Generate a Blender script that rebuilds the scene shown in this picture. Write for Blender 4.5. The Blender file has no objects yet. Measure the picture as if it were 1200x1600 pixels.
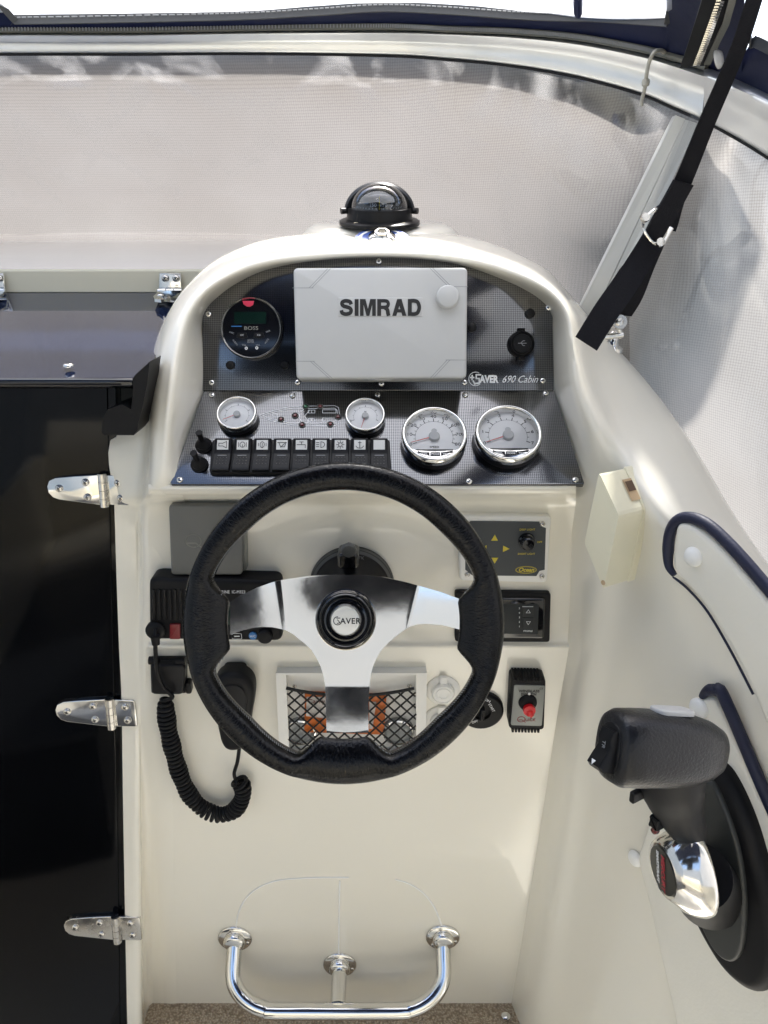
import bpy, bmesh, math, random
from mathutils import Matrix, Vector, noise
R = math.radians
random.seed(7)
scene = bpy.context.scene
COL = scene.collection

# ------------------------------------------------------------------ camera
PITCH = R(20)
CAM = Vector((0, 0, 1.55))
FWD = Vector((0, math.cos(PITCH), -math.sin(PITCH)))
UP = Vector((0, math.sin(PITCH), math.cos(PITCH)))
RT = Vector((1, 0, 0))
cd = bpy.data.cameras.new('camera')
cd.sensor_fit = 'VERTICAL'; cd.sensor_height = 24; cd.lens = 18
cd.clip_start = 0.02; cd.clip_end = 1000
cam = bpy.data.objects.new('camera', cd); COL.objects.link(cam)
cam.location = CAM; cam.rotation_euler = (R(90) - PITCH, 0, 0)
scene.camera = cam

# ------------------------------------------------------------------ light
SUN_EL, SUN_AZ = R(59), R(17)          # azimuth from +Y (bow) towards +X
world = bpy.data.worlds.new('World'); scene.world = world
world.use_nodes = True
wn = world.node_tree
sky = wn.nodes.new('ShaderNodeTexSky'); sky.sky_type = 'NISHITA'; sky.sun_disc = False
sky.sun_elevation = SUN_EL; sky.sun_rotation = SUN_AZ
sky.air_density = 1.0; sky.dust_density = 3.0; sky.ozone_density = 1.0
wn.links.new(sky.outputs[0], wn.nodes['Background'].inputs[0])
wn.nodes['Background'].inputs[1].default_value = 0.15
sl = bpy.data.lights.new('sun', 'SUN'); sl.energy = 3.2; sl.angle = R(3); sl.color = (1, .98, .94)
so = bpy.data.objects.new('sun', sl); COL.objects.link(so)
sd = Vector((math.sin(SUN_AZ) * math.cos(SUN_EL), math.cos(SUN_AZ) * math.cos(SUN_EL), math.sin(SUN_EL)))
so.rotation_euler = sd.to_track_quat('Z', 'Y').to_euler(); so.location = (0, 0, 6)
scene.view_settings.view_transform = 'Standard'
scene.view_settings.look = 'None'
scene.view_settings.exposure = 1.7
scene.view_settings.gamma = 1
scene.cycles.max_bounces = 10; scene.cycles.transparent_max_bounces = 12
scene.cycles.diffuse_bounces = 5; scene.cycles.glossy_bounces = 5
scene.cycles.caustics_reflective = False

# ------------------------------------------------------------------ geometry helpers
def ray(px, py):
    return FWD + RT * ((px - 600) / 1200) + UP * ((800 - py) / 1200)
def wpt(px, py, Y):                        # the point on the sight line at distance Y ahead
    r = ray(px, py); return CAM + r * (Y / r.y)
def wz(px, py, z):
    r = ray(px, py); return CAM + r * ((z - CAM.z) / r.z)
def proj(p):
    d = Vector(p) - CAM; k = d.dot(FWD)
    return 600 + 1200 * d.dot(RT) / k, 800 - 1200 * d.dot(UP) / k

class Frame:
    def __init__(s, o, u, v):
        s.o = Vector(o); s.u = Vector(u).normalized(); s.v = Vector(v).normalized(); s.n = s.u.cross(s.v)
        s.M = Matrix(((s.u.x, s.v.x, s.n.x, s.o.x), (s.u.y, s.v.y, s.n.y, s.o.y), (s.u.z, s.v.z, s.n.z, s.o.z), (0, 0, 0, 1)))
    def loc(s, px, py, h=0):
        r = ray(px, py); k = ((s.o + s.n * h) - CAM).dot(s.n) / r.dot(s.n)
        d = CAM + r * k - s.o
        return Vector((d.dot(s.u), d.dot(s.v), h))
    def w(s, l): return s.M @ Vector(l)
def tilted(Y, py, elev):                    # plane facing aft, normal raised by elev, through (Y, pixel row)
    p = wpt(600, py, Y); e = R(elev)
    return Frame(p, (1, 0, 0), (0, math.sin(e), math.cos(e)))

class G:
    def __init__(s): s.v = []; s.f = []; s.m = []; s.T = Matrix()
    def add(s, vs, fs, mi=0):
        b = len(s.v); s.v += [s.T @ Vector(p) for p in vs]
        for f in fs: s.f.append([b + i for i in f]); s.m.append(mi)
        return s
    def at(s, x=0, y=0, z=0, rx=0, ry=0, rz=0, sc=1):
        s.T = Matrix.Translation((x, y, z)) @ Matrix.Rotation(rz, 4, 'Z') @ Matrix.Rotation(ry, 4, 'Y') @ Matrix.Rotation(rx, 4, 'X') @ Matrix.Scale(sc, 4)
        return s
    def prism(s, pts, z0, z1, bev=0, mi=0, seg=3, back=True, topmi=None):
        pts = [Vector((p[0], p[1])) for p in pts]; n = len(pts)
        ar = sum(pts[i].x * pts[(i + 1) % n].y - pts[(i + 1) % n].x * pts[i].y for i in range(n))
        if ar < 0: pts = pts[::-1]
        def off(d):
            o = []
            for i in range(n):
                a = (pts[i] - pts[i - 1]); b = (pts[(i + 1) % n] - pts[i])
                a = a.normalized() if a.length else a; b = b.normalized() if b.length else b
                na = Vector((a.y, -a.x)); nb = Vector((b.y, -b.x)); m = na + nb
                if m.length < 1e-6: m = na
                m.normalize(); c = max(.5, m.dot(na))
                o.append(pts[i] - m * d / c)
            return o
        sg = 1 if z1 > z0 else -1
        rings = [(0, z0)]
        if bev:
            for k in range(seg + 1):
                a = k / seg * math.pi / 2
                rings.append((bev * (1 - math.cos(a)), z1 - sg * bev * (1 - math.sin(a))))
        else: rings.append((0, z1))
        vs = []; fs = []
        for d, z in rings: vs += [(p.x, p.y, z) for p in off(d)]
        for k in range(len(rings) - 1):
            for i in range(n):
                j = (i + 1) % n; q = [k * n + i, k * n + j, (k + 1) * n + j, (k + 1) * n + i]
                fs.append(q if sg > 0 else q[::-1])
        top = list(range((len(rings) - 1) * n, len(rings) * n)); bot = list(range(n))[::-1]
        if sg < 0: top.reverse(); bot.reverse()
        s.add(vs, fs, mi); b = len(s.v) - len(vs)
        s.f.append([b + i for i in top]); s.m.append(mi if topmi is None else topmi)
        if back: s.f.append([b + i for i in bot]); s.m.append(mi)
        return s
    def box(s, c, sz, bev=0, mi=0, rnd=0):
        x, y, z = c; a, b, h = sz[0] / 2, sz[1] / 2, sz[2] / 2
        return s.prism([(x + p[0], y + p[1]) for p in rrect(a, b, rnd or min(a, b) * .02)], z - h, z + h, bev, mi)
    def lathe(s, prof, seg=32, cx=0, cy=0, mi=0, sx=1, sy=1, cap=True):
        vs = []; fs = []; n = seg
        for r, z in prof:
            for i in range(n):
                a = 2 * math.pi * i / n; vs.append((cx + r * sx * math.cos(a), cy + r * sy * math.sin(a), z))
        for k in range(len(prof) - 1):
            for i in range(n):
                j = (i + 1) % n; fs.append((k * n + i, k * n + j, (k + 1) * n + j, (k + 1) * n + i))
        if cap:
            if prof[-1][0] > 1e-6: fs.append(tuple(range((len(prof) - 1) * n, len(prof) * n)))
            if prof[0][0] > 1e-6: fs.append(tuple(range(n))[::-1])
        return s.add(vs, fs, mi)
    def disc(s, cx, cy, z, r, seg=32, mi=0): return s.lathe([(r, z), (r * .5, z), (0, z)], seg, cx, cy, mi, cap=False)
    def tube(s, path, r, seg=10, closed=False, mi=0, flat=1.0, upv=None):
        P = [Vector(p) for p in path]; n = len(P); vs = []; fs = []
        t0 = (P[1] - P[0]).normalized()
        u = upv and Vector(upv) or (Vector((0, 0, 1)) if abs(t0.z) < .9 else Vector((1, 0, 0)))
        for i in range(n):
            if closed: t = P[(i + 1) % n] - P[i - 1]
            else: t = P[min(i + 1, n - 1)] - P[max(i - 1, 0)]
            t.normalize(); u = (u - t * u.dot(t)).normalized(); w = t.cross(u)
            rr = r[i] if isinstance(r, (list, tuple)) else r
            for k in range(seg):
                a = 2 * math.pi * k / seg; vs.append(P[i] + (u * math.cos(a) * flat + w * math.sin(a)) * rr)
        for i in range(n if closed else n - 1):
            j = (i + 1) % n
            for k in range(seg):
                l = (k + 1) % seg; fs.append((i * seg + k, i * seg + l, j * seg + l, j * seg + k))
        if not closed: fs += [tuple(range(seg))[::-1], tuple(range((n - 1) * seg, n * seg))]
        return s.add(vs, fs, mi)
    def grid(s, rows, mi=0, flip=False):
        n = len(rows[0]); vs = [p for r in rows for p in r]; fs = []
        for i in range(len(rows) - 1):
            for j in range(n - 1):
                q = (i * n + j, i * n + j + 1, (i + 1) * n + j + 1, (i + 1) * n + j); fs.append(q[::-1] if flip else q)
        return s.add(vs, fs, mi)
    def band(s, path, width, th, mi=0, side=(1, 0, 0)):        # flat strap: path, widths, thickness
        side_is = side; rows = []
        P = [Vector(p) for p in path]; n = len(P); vs = []; fs = []
        for i in range(n):
            t = (P[min(i + 1, n - 1)] - P[max(i - 1, 0)]).normalized()
            sd_ = Vector(side_is[i] if isinstance(side_is[0], (tuple, list, Vector)) else side_is); sd_ = (sd_ - t * sd_.dot(t)).normalized(); nn = t.cross(sd_)
            w = width[i] if isinstance(width, (list, tuple)) else width
            for a, b in ((-1, -1), (1, -1), (1, 1), (-1, 1)): vs.append(P[i] + sd_ * a * w / 2 + nn * b * th / 2)
        for i in range(n - 1):
            for k in range(4):
                l = (k + 1) % 4; fs.append((i * 4 + k, i * 4 + l, i * 4 + 4 + l, i * 4 + 4 + k))
        fs += [(3, 2, 1, 0), tuple(range((n - 1) * 4, n * 4))]
        return s.add(vs, fs, mi)

def rrect(a, b, r, k=4, cx=0, cy=0):
    o = []
    for sx, sy, a0 in ((1, 1, 0), (-1, 1, 90), (-1, -1, 180), (1, -1, 270)):
        for i in range(k + 1):
            t = R(a0 + 90 * i / k); o.append((cx + sx * (a - r) + r * math.cos(t), cy + sy * (b - r) + r * math.sin(t)))
    return o
def smooth_poly(pts, it=2, closed=True):                       # Chaikin
    P = [Vector(p) for p in pts]
    for _ in range(it):
        Q = []; n = len(P)
        if not closed: Q.append(P[0])
        for i in range(n if closed else n - 1):
            a, b = P[i], P[(i + 1) % n]; Q += [a * .75 + b * .25, a * .25 + b * .75]
        if not closed: Q.append(P[-1])
        P = Q
    return P
def catmull(P, k=6):
    P = [Vector(p) for p in P]; o = []
    for i in range(len(P) - 1):
        a = P[max(i - 1, 0)]; b = P[i]; c = P[i + 1]; d = P[min(i + 2, len(P) - 1)]
        for j in range(k):
            t = j / k; o.append(.5 * ((2 * b) + (c - a) * t + (2 * a - 5 * b + 4 * c - d) * t * t + (3 * b - a - 3 * c + d) * t ** 3))
    o.append(P[-1]); return o
def catgrid(rows, ku=4, kv=4):
    R1 = [catmull(r, kv) for r in rows]; cols = [catmull([r[j] for r in R1], ku) for j in range(len(R1[0]))]
    return [[c[i] for c in cols] for i in range(len(cols[0]))]

# ------------------------------------------------------------------ materials
MT = {}
def pbr(name, col, rough=.4, metal=0, coat=0, bump=None, var=0, varscale=8, spec=.5, rvar=0, sheen=0, trans=0, sss=0, emit=0):
    m = bpy.data.materials.new(name); m.use_nodes = True; nt = m.node_tree; N = nt.nodes; L = nt.links
    b = N['Principled BSDF']
    b.inputs['Base Color'].default_value = (*col, 1); b.inputs['Roughness'].default_value = rough
    b.inputs['Metallic'].default_value = metal; b.inputs['Coat Weight'].default_value = coat; b.inputs['Coat Roughness'].default_value = .04
    b.inputs['Specular IOR Level'].default_value = spec; b.inputs['Sheen Weight'].default_value = sheen
    b.inputs['Transmission Weight'].default_value = trans
    tc = N.new('ShaderNodeTexCoord')
    if var or rvar:
        nz = N.new('ShaderNodeTexNoise'); nz.inputs['Scale'].default_value = varscale; nz.inputs['Detail'].default_value = 6
        L.new(tc.outputs['Object'], nz.inputs['Vector'])
        if var:
            mr = N.new('ShaderNodeMapRange'); mr.inputs['To Min'].default_value = 1 - var; mr.inputs['To Max'].default_value = 1 + var
            mr.inputs['From Min'].default_value = .3; mr.inputs['From Max'].default_value = .7
            L.new(nz.outputs[0], mr.inputs[0]); mx = N.new('ShaderNodeVectorMath'); mx.operation = 'SCALE'
            mx.inputs[0].default_value = col; L.new(mr.outputs[0], mx.inputs['Scale']); L.new(mx.outputs[0], b.inputs['Base Color'])
        if rvar:
            m2 = N.new('ShaderNodeMapRange'); m2.inputs['From Min'].default_value = .3; m2.inputs['From Max'].default_value = .7
            m2.inputs['To Min'].default_value = max(.01, rough - rvar); m2.inputs['To Max'].default_value = rough + rvar
            L.new(nz.outputs[0], m2.inputs[0]); L.new(m2.outputs[0], b.inputs['Roughness'])
    if bump:
        kind, sc, st, di = bump
        t = N.new('ShaderNodeTexVoronoi' if kind == 'v' else 'ShaderNodeTexNoise'); t.inputs['Scale'].default_value = sc
        if kind == 'n': t.inputs['Detail'].default_value = 5
        L.new(tc.outputs['Object'], t.inputs['Vector'])
        bp = N.new('ShaderNodeBump'); bp.inputs['Strength'].default_value = st; bp.inputs['Distance'].default_value = di
        L.new(t.outputs[0], bp.inputs['Height']); L.new(bp.outputs[0], b.inputs['Normal'])
        if coat: L.new(bp.outputs[0], b.inputs['Coat Normal'])
    MT[name] = m; return m
GEL = pbr("gelcoat", (.82, .785, .685), .24, coat=.8, var=.02, varscale=3, rvar=.01, bump=('n', 1.3, .03, .003))
GELD = pbr('deck_gelcoat', (.93, .93, .92), .2, coat=1, var=.02, varscale=5, bump=('n', 40, .1, .001))
CHROME = pbr('polished_steel', (.78, .77, .74), .09, 1, rvar=.04, varscale=30, bump=('n', 6, .06, .002))
BRUSH = pbr('brushed_steel', (.62, .60, .56), .24, 1, rvar=.08, varscale=60)
ALU = pbr('anodised_aluminium', (.86, .87, .86), .36, .9, var=.03, varscale=20, rvar=.04)
WHITEP = pbr('white_painted_profile', (.70, .71, .69), .35, var=.02)
BLK = pbr('black_plastic', (.008, .008, .009), .36, spec=.22, var=.1, varscale=40, bump=('n', 500, .08, .0004))
BLKM = pbr('matt_black_plastic', (.006, .006, .007), .5, spec=.2, var=.1, varscale=30)
BLKG = pbr('gloss_black', (.006, .006, .007), .07, coat=.5)
DGREY = pbr('charcoal_plastic', (.075, .075, .07), .42, var=.05, varscale=20)
LGREY = pbr('light_grey_plastic', (.50, .505, .50), .38, var=.015, varscale=25, bump=('n', 600, .05, .0003))
WHT = pbr('white_plastic', (.78, .77, .73), .32, var=.02)
IVORY = pbr('ivory_plastic', (.82, .78, .60), .38, var=.04, varscale=12)
TAN = pbr('yellowed_plastic', (.55, .40, .24), .5)
DIAL = pbr('dial_white', (.93, .93, .92), .45)
INK = pbr('black_ink', (.015, .015, .015), .5)
WINK = pbr('white_ink', (.75, .76, .77), .5)
GINK = pbr('grey_ink', (.28, .29, .30), .5)
YINK = pbr('yellow_ink', (.62, .50, .04), .5)
RED = pbr('red_plastic', (.60, .01, .015), .3)
DRED = pbr('dark_red_lens', (.10, .003, .003), .15, coat=.5)
GRN = pbr('green_lens', (.006, .09, .03), .15, coat=.5)
PINK = pbr('pink_red_button', (.62, .04, .09), .35)
LCD = pbr('dark_green_display', (.004, .016, .011), .12)
BLUE = pbr('blue_badge', (.03, .16, .42), .35)
SBLUE = pbr('blue_sticker', (.05, .10, .34), .3, var=.3, varscale=90)
NAVY = pbr('navy_vinyl_cloth', (.005, .009, .040), .5, var=.2, varscale=14, bump=('n', 14, .3, .006), spec=.25)
WELT = pbr('navy_piping', (.006, .009, .035), .5, bump=('n', 300, .4, .001))
TAPE = pbr('black_welt_tape', (.05, .052, .055), .5, bump=('n', 200, .5, .001))
ZIP = pbr('grey_zip_tape', (.16, .16, .14), .6, bump=('n', 400, .5, .001))
STRAP = pbr('black_webbing', (.006, .006, .009), .7, spec=.2, bump=('n', 500, .5, .0008))
CORDM = pbr('grey_shock_cord', (.42, .41, .36), .6, bump=('n', 600, .4, .0008))
PAD = pbr('cream_upholstery', (.80, .775, .69), .5, var=.03, bump=('n', 260, .25, .0012))
BTN = pbr('white_button', (.85, .85, .83), .35)
CARD = pbr('compass_card', (.05, .05, .045), .5)
ORANGE = pbr('orange_packet', (.62, .15, .02), .4, var=.2, varscale=40)
PAPER = pbr('pale_packet', (.62, .58, .55), .5, var=.15, varscale=30)
TINT = pbr('bronze_metal', (.4, .3, .2), .3, 1)
FADE = pbr('satin_grey_label', (.24, .24, .215), .4)
PANELG = pbr('slate_fascia', (.035, .042, .048), .35)
NETM = pbr('black_net_cord', (.01, .01, .01), .7)

def mat_nodes(name):
    m = bpy.data.materials.new(name); m.use_nodes = True; nt = m.node_tree
    MT[name] = m; return m, nt.nodes, nt.links, nt.nodes['Principled BSDF']
def make_carbon():
    m, N, L, b = mat_nodes('carbon_weave')
    tc = N.new('ShaderNodeTexCoord'); mp = N.new('ShaderNodeMapping'); mp.inputs['Rotation'].default_value = (0, 0, R(45))
    L.new(tc.outputs['Object'], mp.inputs[0])
    ck = N.new('ShaderNodeTexChecker'); ck.inputs['Scale'].default_value = 620; L.new(mp.outputs[0], ck.inputs[0])
    vo = N.new('ShaderNodeTexVoronoi'); vo.voronoi_dimensions = '2D'; vo.inputs['Randomness'].default_value = 0; vo.inputs['Scale'].default_value = 620
    L.new(mp.outputs[0], vo.inputs['Vector'])
    mx = N.new('ShaderNodeMix'); mx.data_type = 'RGBA'; mx.inputs[6].default_value = (.055, .056, .06, 1); mx.inputs[7].default_value = (.20, .20, .205, 1)
    L.new(ck.outputs[1], mx.inputs[0]); L.new(mx.outputs[2], b.inputs['Base Color'])
    mr = N.new('ShaderNodeMapRange'); mr.inputs['To Min'].default_value = .2; mr.inputs['To Max'].default_value = .12
    L.new(ck.outputs[1], mr.inputs[0]); L.new(mr.outputs[0], b.inputs['Roughness'])
    b.inputs['Metallic'].default_value = 1
    bp = N.new('ShaderNodeBump'); bp.inputs['Strength'].default_value = .05; bp.inputs['Distance'].default_value = .0002
    L.new(vo.outputs[0], bp.inputs['Height']); L.new(bp.outputs[0], b.inputs['Normal'])
    b.inputs['Coat Weight'].default_value = .35; b.inputs['Coat Roughness'].default_value = .03
    return m
CARBON = make_carbon()
def make_leather():
    m, N, L, b = mat_nodes('grained_leather')
    tc = N.new('ShaderNodeTexCoord')
    # polar stretch: wrinkles run across the rim
    sep = N.new('ShaderNodeSeparateXYZ'); L.new(tc.outputs['Object'], sep.inputs[0])
    an = N.new('ShaderNodeMath'); an.operation = 'ARCTAN2'; L.new(sep.outputs[1], an.inputs[0]); L.new(sep.outputs[0], an.inputs[1])
    ln = N.new('ShaderNodeVectorMath'); ln.operation = 'LENGTH'
    cb0 = N.new('ShaderNodeCombineXYZ'); L.new(sep.outputs[0], cb0.inputs[0]); L.new(sep.outputs[1], cb0.inputs[1]); L.new(cb0.outputs[0], ln.inputs[0])
    ma = N.new('ShaderNodeMath'); ma.operation = 'MULTIPLY'; ma.inputs[1].default_value = .155; L.new(an.outputs[0], ma.inputs[0])
    cb = N.new('ShaderNodeCombineXYZ'); L.new(ma.outputs[0], cb.inputs[0])
    m3 = N.new('ShaderNodeMath'); m3.operation = 'MULTIPLY'; m3.inputs[1].default_value = .42; L.new(ln.outputs['Value'], m3.inputs[0]); L.new(m3.outputs[0], cb.inputs[1])
    m4 = N.new('ShaderNodeMath'); m4.operation = 'MULTIPLY'; m4.inputs[1].default_value = .5; L.new(sep.outputs[2], m4.inputs[0]); L.new(m4.outputs[0], cb.inputs[2])
    nz = N.new('ShaderNodeTexNoise'); nz.inputs['Scale'].default_value = 480; nz.inputs['Detail'].default_value = 3; nz.inputs['Distortion'].default_value = .6
    L.new(cb.outputs[0], nz.inputs['Vector'])
    bp = N.new('ShaderNodeBump'); bp.inputs['Strength'].default_value = .6; bp.inputs['Distance'].default_value = .0013
    L.new(nz.outputs[0], bp.inputs['Height']); L.new(bp.outputs[0], b.inputs['Normal'])
    b.inputs['Base Color'].default_value = (.002, .002, .0024, 1); b.inputs['Roughness'].default_value = .2; b.inputs['Specular IOR Level'].default_value = .3
    return m
LEATHER = make_leather()
def make_clear(name, mixf, rough, tint=(1, 1, 1), milk=0, refl_streaks=0):
    m, N, L, b = mat_nodes(name); N.remove(b)
    tr = N.new('ShaderNodeBsdfTransparent'); tr.inputs[0].default_value = (*tint, 1)
    gl = N.new('ShaderNodeBsdfGlossy'); gl.inputs['Roughness'].default_value = rough
    fr = N.new('ShaderNodeFresnel'); fr.inputs[0].default_value = 1.45
    mu = N.new('ShaderNodeMath'); mu.operation = 'MULTIPLY'; mu.inputs[1].default_value = mixf; L.new(fr.outputs[0], mu.inputs[0])
    mx = N.new('ShaderNodeMixShader'); L.new(mu.outputs[0], mx.inputs[0]); L.new(gl.outputs[0], mx.inputs[2])
    if milk:
        ts = N.new('ShaderNodeBsdfTranslucent'); ts.inputs[0].default_value = (.95, .95, .93, 1)
        df = N.new('ShaderNodeBsdfDiffuse'); df.inputs[0].default_value = (.9, .9, .88, 1)
        m1 = N.new('ShaderNodeMixShader'); m1.inputs[0].default_value = .3; L.new(ts.outputs[0], m1.inputs[1]); L.new(df.outputs[0], m1.inputs[2])
        m2 = N.new('ShaderNodeMixShader'); m2.inputs[0].default_value = milk; L.new(tr.outputs[0], m2.inputs[1]); L.new(m1.outputs[0], m2.inputs[2])
        L.new(m2.outputs[0], mx.inputs[1])
    elif refl_streaks:       # pale streaks painted in for tall reflections on the pane
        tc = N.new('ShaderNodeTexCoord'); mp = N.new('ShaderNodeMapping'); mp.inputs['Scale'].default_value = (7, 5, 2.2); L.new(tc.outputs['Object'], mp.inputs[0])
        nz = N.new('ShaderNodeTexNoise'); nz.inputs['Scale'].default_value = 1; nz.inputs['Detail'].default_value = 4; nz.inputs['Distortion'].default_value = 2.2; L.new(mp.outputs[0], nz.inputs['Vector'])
        mr = N.new('ShaderNodeMapRange'); mr.inputs['From Min'].default_value = .47; mr.inputs['From Max'].default_value = .68; mr.inputs['To Max'].default_value = refl_streaks; L.new(nz.outputs[0], mr.inputs[0])
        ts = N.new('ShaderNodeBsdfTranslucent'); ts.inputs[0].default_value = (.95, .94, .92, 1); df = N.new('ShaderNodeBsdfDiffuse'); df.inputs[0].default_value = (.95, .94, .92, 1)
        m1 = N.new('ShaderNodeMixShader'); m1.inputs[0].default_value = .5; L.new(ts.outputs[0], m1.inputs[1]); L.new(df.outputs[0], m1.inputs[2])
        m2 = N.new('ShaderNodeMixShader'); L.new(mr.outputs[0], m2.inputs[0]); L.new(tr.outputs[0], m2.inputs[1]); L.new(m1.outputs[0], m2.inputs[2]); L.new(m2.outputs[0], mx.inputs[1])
    else: L.new(tr.outputs[0], mx.inputs[1])
    if rough > .03:
        tc = N.new('ShaderNodeTexCoord'); nz = N.new('ShaderNodeTexNoise'); nz.inputs['Scale'].default_value = 3.2; nz.inputs['Detail'].default_value = 1; nz.inputs['Distortion'].default_value = .8
        L.new(tc.outputs['Object'], nz.inputs['Vector'])
        bp = N.new('ShaderNodeBump'); bp.inputs['Strength'].default_value = .8; bp.inputs['Distance'].default_value = .06
        L.new(nz.outputs[0], bp.inputs['Height']); L.new(bp.outputs[0], gl.inputs['Normal'])
    L.new(mx.outputs[0], N['Material Output'].inputs[0])
    return m
LENS = make_clear('instrument_glass', 1.0, .01)
PANE = make_clear('acrylic_pane', 1.9, .07, (.93, .93, .93), refl_streaks=.26)
VINYL = make_clear('clear_vinyl', .35, .06, (.97, .97, .97), milk=.7)
def make_mesh_cover(name, side, gain=1.0, tr=.45):
    m, N, L, b = mat_nodes(name); N.remove(b)
    tc = N.new('ShaderNodeTexCoord'); mp = N.new('ShaderNodeMapping')
    L.new(tc.outputs['Object'], mp.inputs[0])
    mp.inputs['Rotation'].default_value = side
    vo = N.new('ShaderNodeTexVoronoi'); vo.voronoi_dimensions = '2D'; vo.inputs['Randomness'].default_value = .1; vo.inputs['Scale'].default_value = 300
    L.new(mp.outputs[0], vo.inputs['Vector'])
    mr = N.new('ShaderNodeMapRange'); mr.inputs['From Min'].default_value = .25; mr.inputs['From Max'].default_value = .6
    mr.inputs['To Min'].default_value = gain; mr.inputs['To Max'].default_value = .72 * gain; L.new(vo.outputs[0], mr.inputs[0])
    nz = N.new('ShaderNodeTexNoise'); nz.inputs['Scale'].default_value = 5; nz.inputs['Detail'].default_value = 4; L.new(tc.outputs['Object'], nz.inputs['Vector'])
    cr = N.new('ShaderNodeMix'); cr.data_type = 'RGBA'; cr.inputs[6].default_value = (.205, .186, .168, 1); cr.inputs[7].default_value = (.27, .258, .245, 1)
    L.new(nz.outputs[0], cr.inputs[0])
    sc = N.new('ShaderNodeVectorMath'); sc.operation = 'SCALE'; L.new(cr.outputs[2], sc.inputs[0]); L.new(mr.outputs[0], sc.inputs['Scale'])
    ts = N.new('ShaderNodeBsdfTranslucent'); df = N.new('ShaderNodeBsdfDiffuse')
    L.new(sc.outputs[0], ts.inputs[0]); L.new(sc.outputs[0], df.inputs[0])
    mx = N.new('ShaderNodeMixShader'); mx.inputs[0].default_value = tr; L.new(ts.outputs[0], mx.inputs[1]); L.new(df.outputs[0], mx.inputs[2])
    L.new(mx.outputs[0], N['Material Output'].inputs[0]); return m
COVER = make_mesh_cover('woven_shade_cover', (R(90), 0, 0))
COVER_LIT = make_mesh_cover('woven_shade_cover_lit_side', (R(90), R(90), 0), 2.1, .35)  # same cloth, colour raised so the side looks as brightly lit
COVER_FILL = make_mesh_cover('bright_fill_cover', (R(90), R(90), 0), 3.5, .2)  # paler still, so the added unseen sheets throw more light inside
def make_acrylic():
    m, N, L, b = mat_nodes('smoked_acrylic')
    b.inputs['Roughness'].default_value = .06; b.inputs['Specular IOR Level'].default_value = .35
    tc = N.new('ShaderNodeTexCoord'); nz = N.new('ShaderNodeTexNoise'); nz.inputs['Scale'].default_value = 900; nz.inputs['Detail'].default_value = 2
    L.new(tc.outputs['Object'], nz.inputs['Vector'])
    mr = N.new('ShaderNodeMapRange'); mr.inputs['From Min'].default_value = .72; mr.inputs['From Max'].default_value = .80; L.new(nz.outputs[0], mr.inputs[0])
    mx = N.new('ShaderNodeMix'); mx.data_type = 'RGBA'; mx.inputs[6].default_value = (.008, .014, .038, 1); mx.inputs[7].default_value = (.4, .4, .38, 1)
    L.new(mr.outputs[0], mx.inputs[0]); L.new(mx.outputs[2], b.inputs['Base Color'])
    b.inputs['Coat Weight'].default_value = .4; b.inputs['Coat Roughness'].default_value = .05
    return m
ACRYL = make_acrylic()
DOORM = pbr('gloss_smoked_door', (.0012, .0014, .002), .07, spec=.17, bump=('n', 3, .06, .003))
def make_carpet():
    m, N, L, b = mat_nodes('flecked_carpet')
    tc = N.new('ShaderNodeTexCoord'); vo = N.new('ShaderNodeTexVoronoi'); vo.inputs['Scale'].default_value = 260
    L.new(tc.outputs['Object'], vo.inputs['Vector'])
    rp = N.new('ShaderNodeValToRGB'); rp.color_ramp.elements[0].color = (.62, .52, .39, 1); rp.color_ramp.elements[1].color = (.30, .23, .16, 1)
    rp.color_ramp.elements[0].position = .1; rp.color_ramp.elements[1].position = .75
    L.new(vo.outputs[0], rp.inputs[0]); L.new(rp.outputs[0], b.inputs['Base Color']); b.inputs['Roughness'].default_value = .95
    bp = N.new('ShaderNodeBump'); bp.invert = True; bp.inputs['Strength'].default_value = .9; bp.inputs['Distance'].default_value = .004
    L.new(vo.outputs[0], bp.inputs['Height']); L.new(bp.outputs[0], b.inputs['Normal']); return m
CARPET = make_carpet()
CARPETE = pbr('carpet_binding', (.16, .12, .10), .9, bump=('n', 300, .5, .002))
WATER = pbr('harbour_water', (.02, .05, .06), .08, bump=('n', 3, .5, .1))

# ------------------------------------------------------------------ objects
MW = {}
IDF = Frame((0, 0, 0), (1, 0, 0), (0, 1, 0))
class Thing:
    """an Empty at the thing's base that parents its parts; P() gives coordinates in its own axes"""
    def __init__(s, name, label, cat, frame=IDF, o=(0, 0, 0), group=None, kind=None, rz=0):
        s.fr = frame; s.o = Vector(o)
        s.M = frame.M @ Matrix.Translation(s.o)
        e = bpy.data.objects.new(name, None); COL.objects.link(e); e.empty_display_size = .02
        e.matrix_world = s.M; s.e = e; s.Mi = s.M.inverted()
        if label: e['label'] = label
        if cat: e['category'] = cat
        if group: e['group'] = group
        if kind: e['kind'] = kind
    def P(s, px, py, h=0):                 # pixel -> own coordinates, on the frame's plane raised by h (own z = h - o.z)
        return s.fr.loc(px, py, h + s.o.z) - s.o
    def W(s, px, py, Y): return s.Mi @ wpt(px, py, Y)
    def V(s, p): return s.Mi @ Vector(p)
    def part(s, name, g, mats, parent=None, label=None, loc=None, kind=None, sub=0, smooth=40):
        o = mesh_obj(name, g, mats, smooth)
        o.parent = parent or s.e
        if loc: o.location = loc
        if label: o['label'] = label
        if kind: o['kind'] = kind
        if sub:
            md = o.modifiers.new('smooth', 'SUBSURF'); md.levels = sub; md.render_levels = sub
        return o
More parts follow.
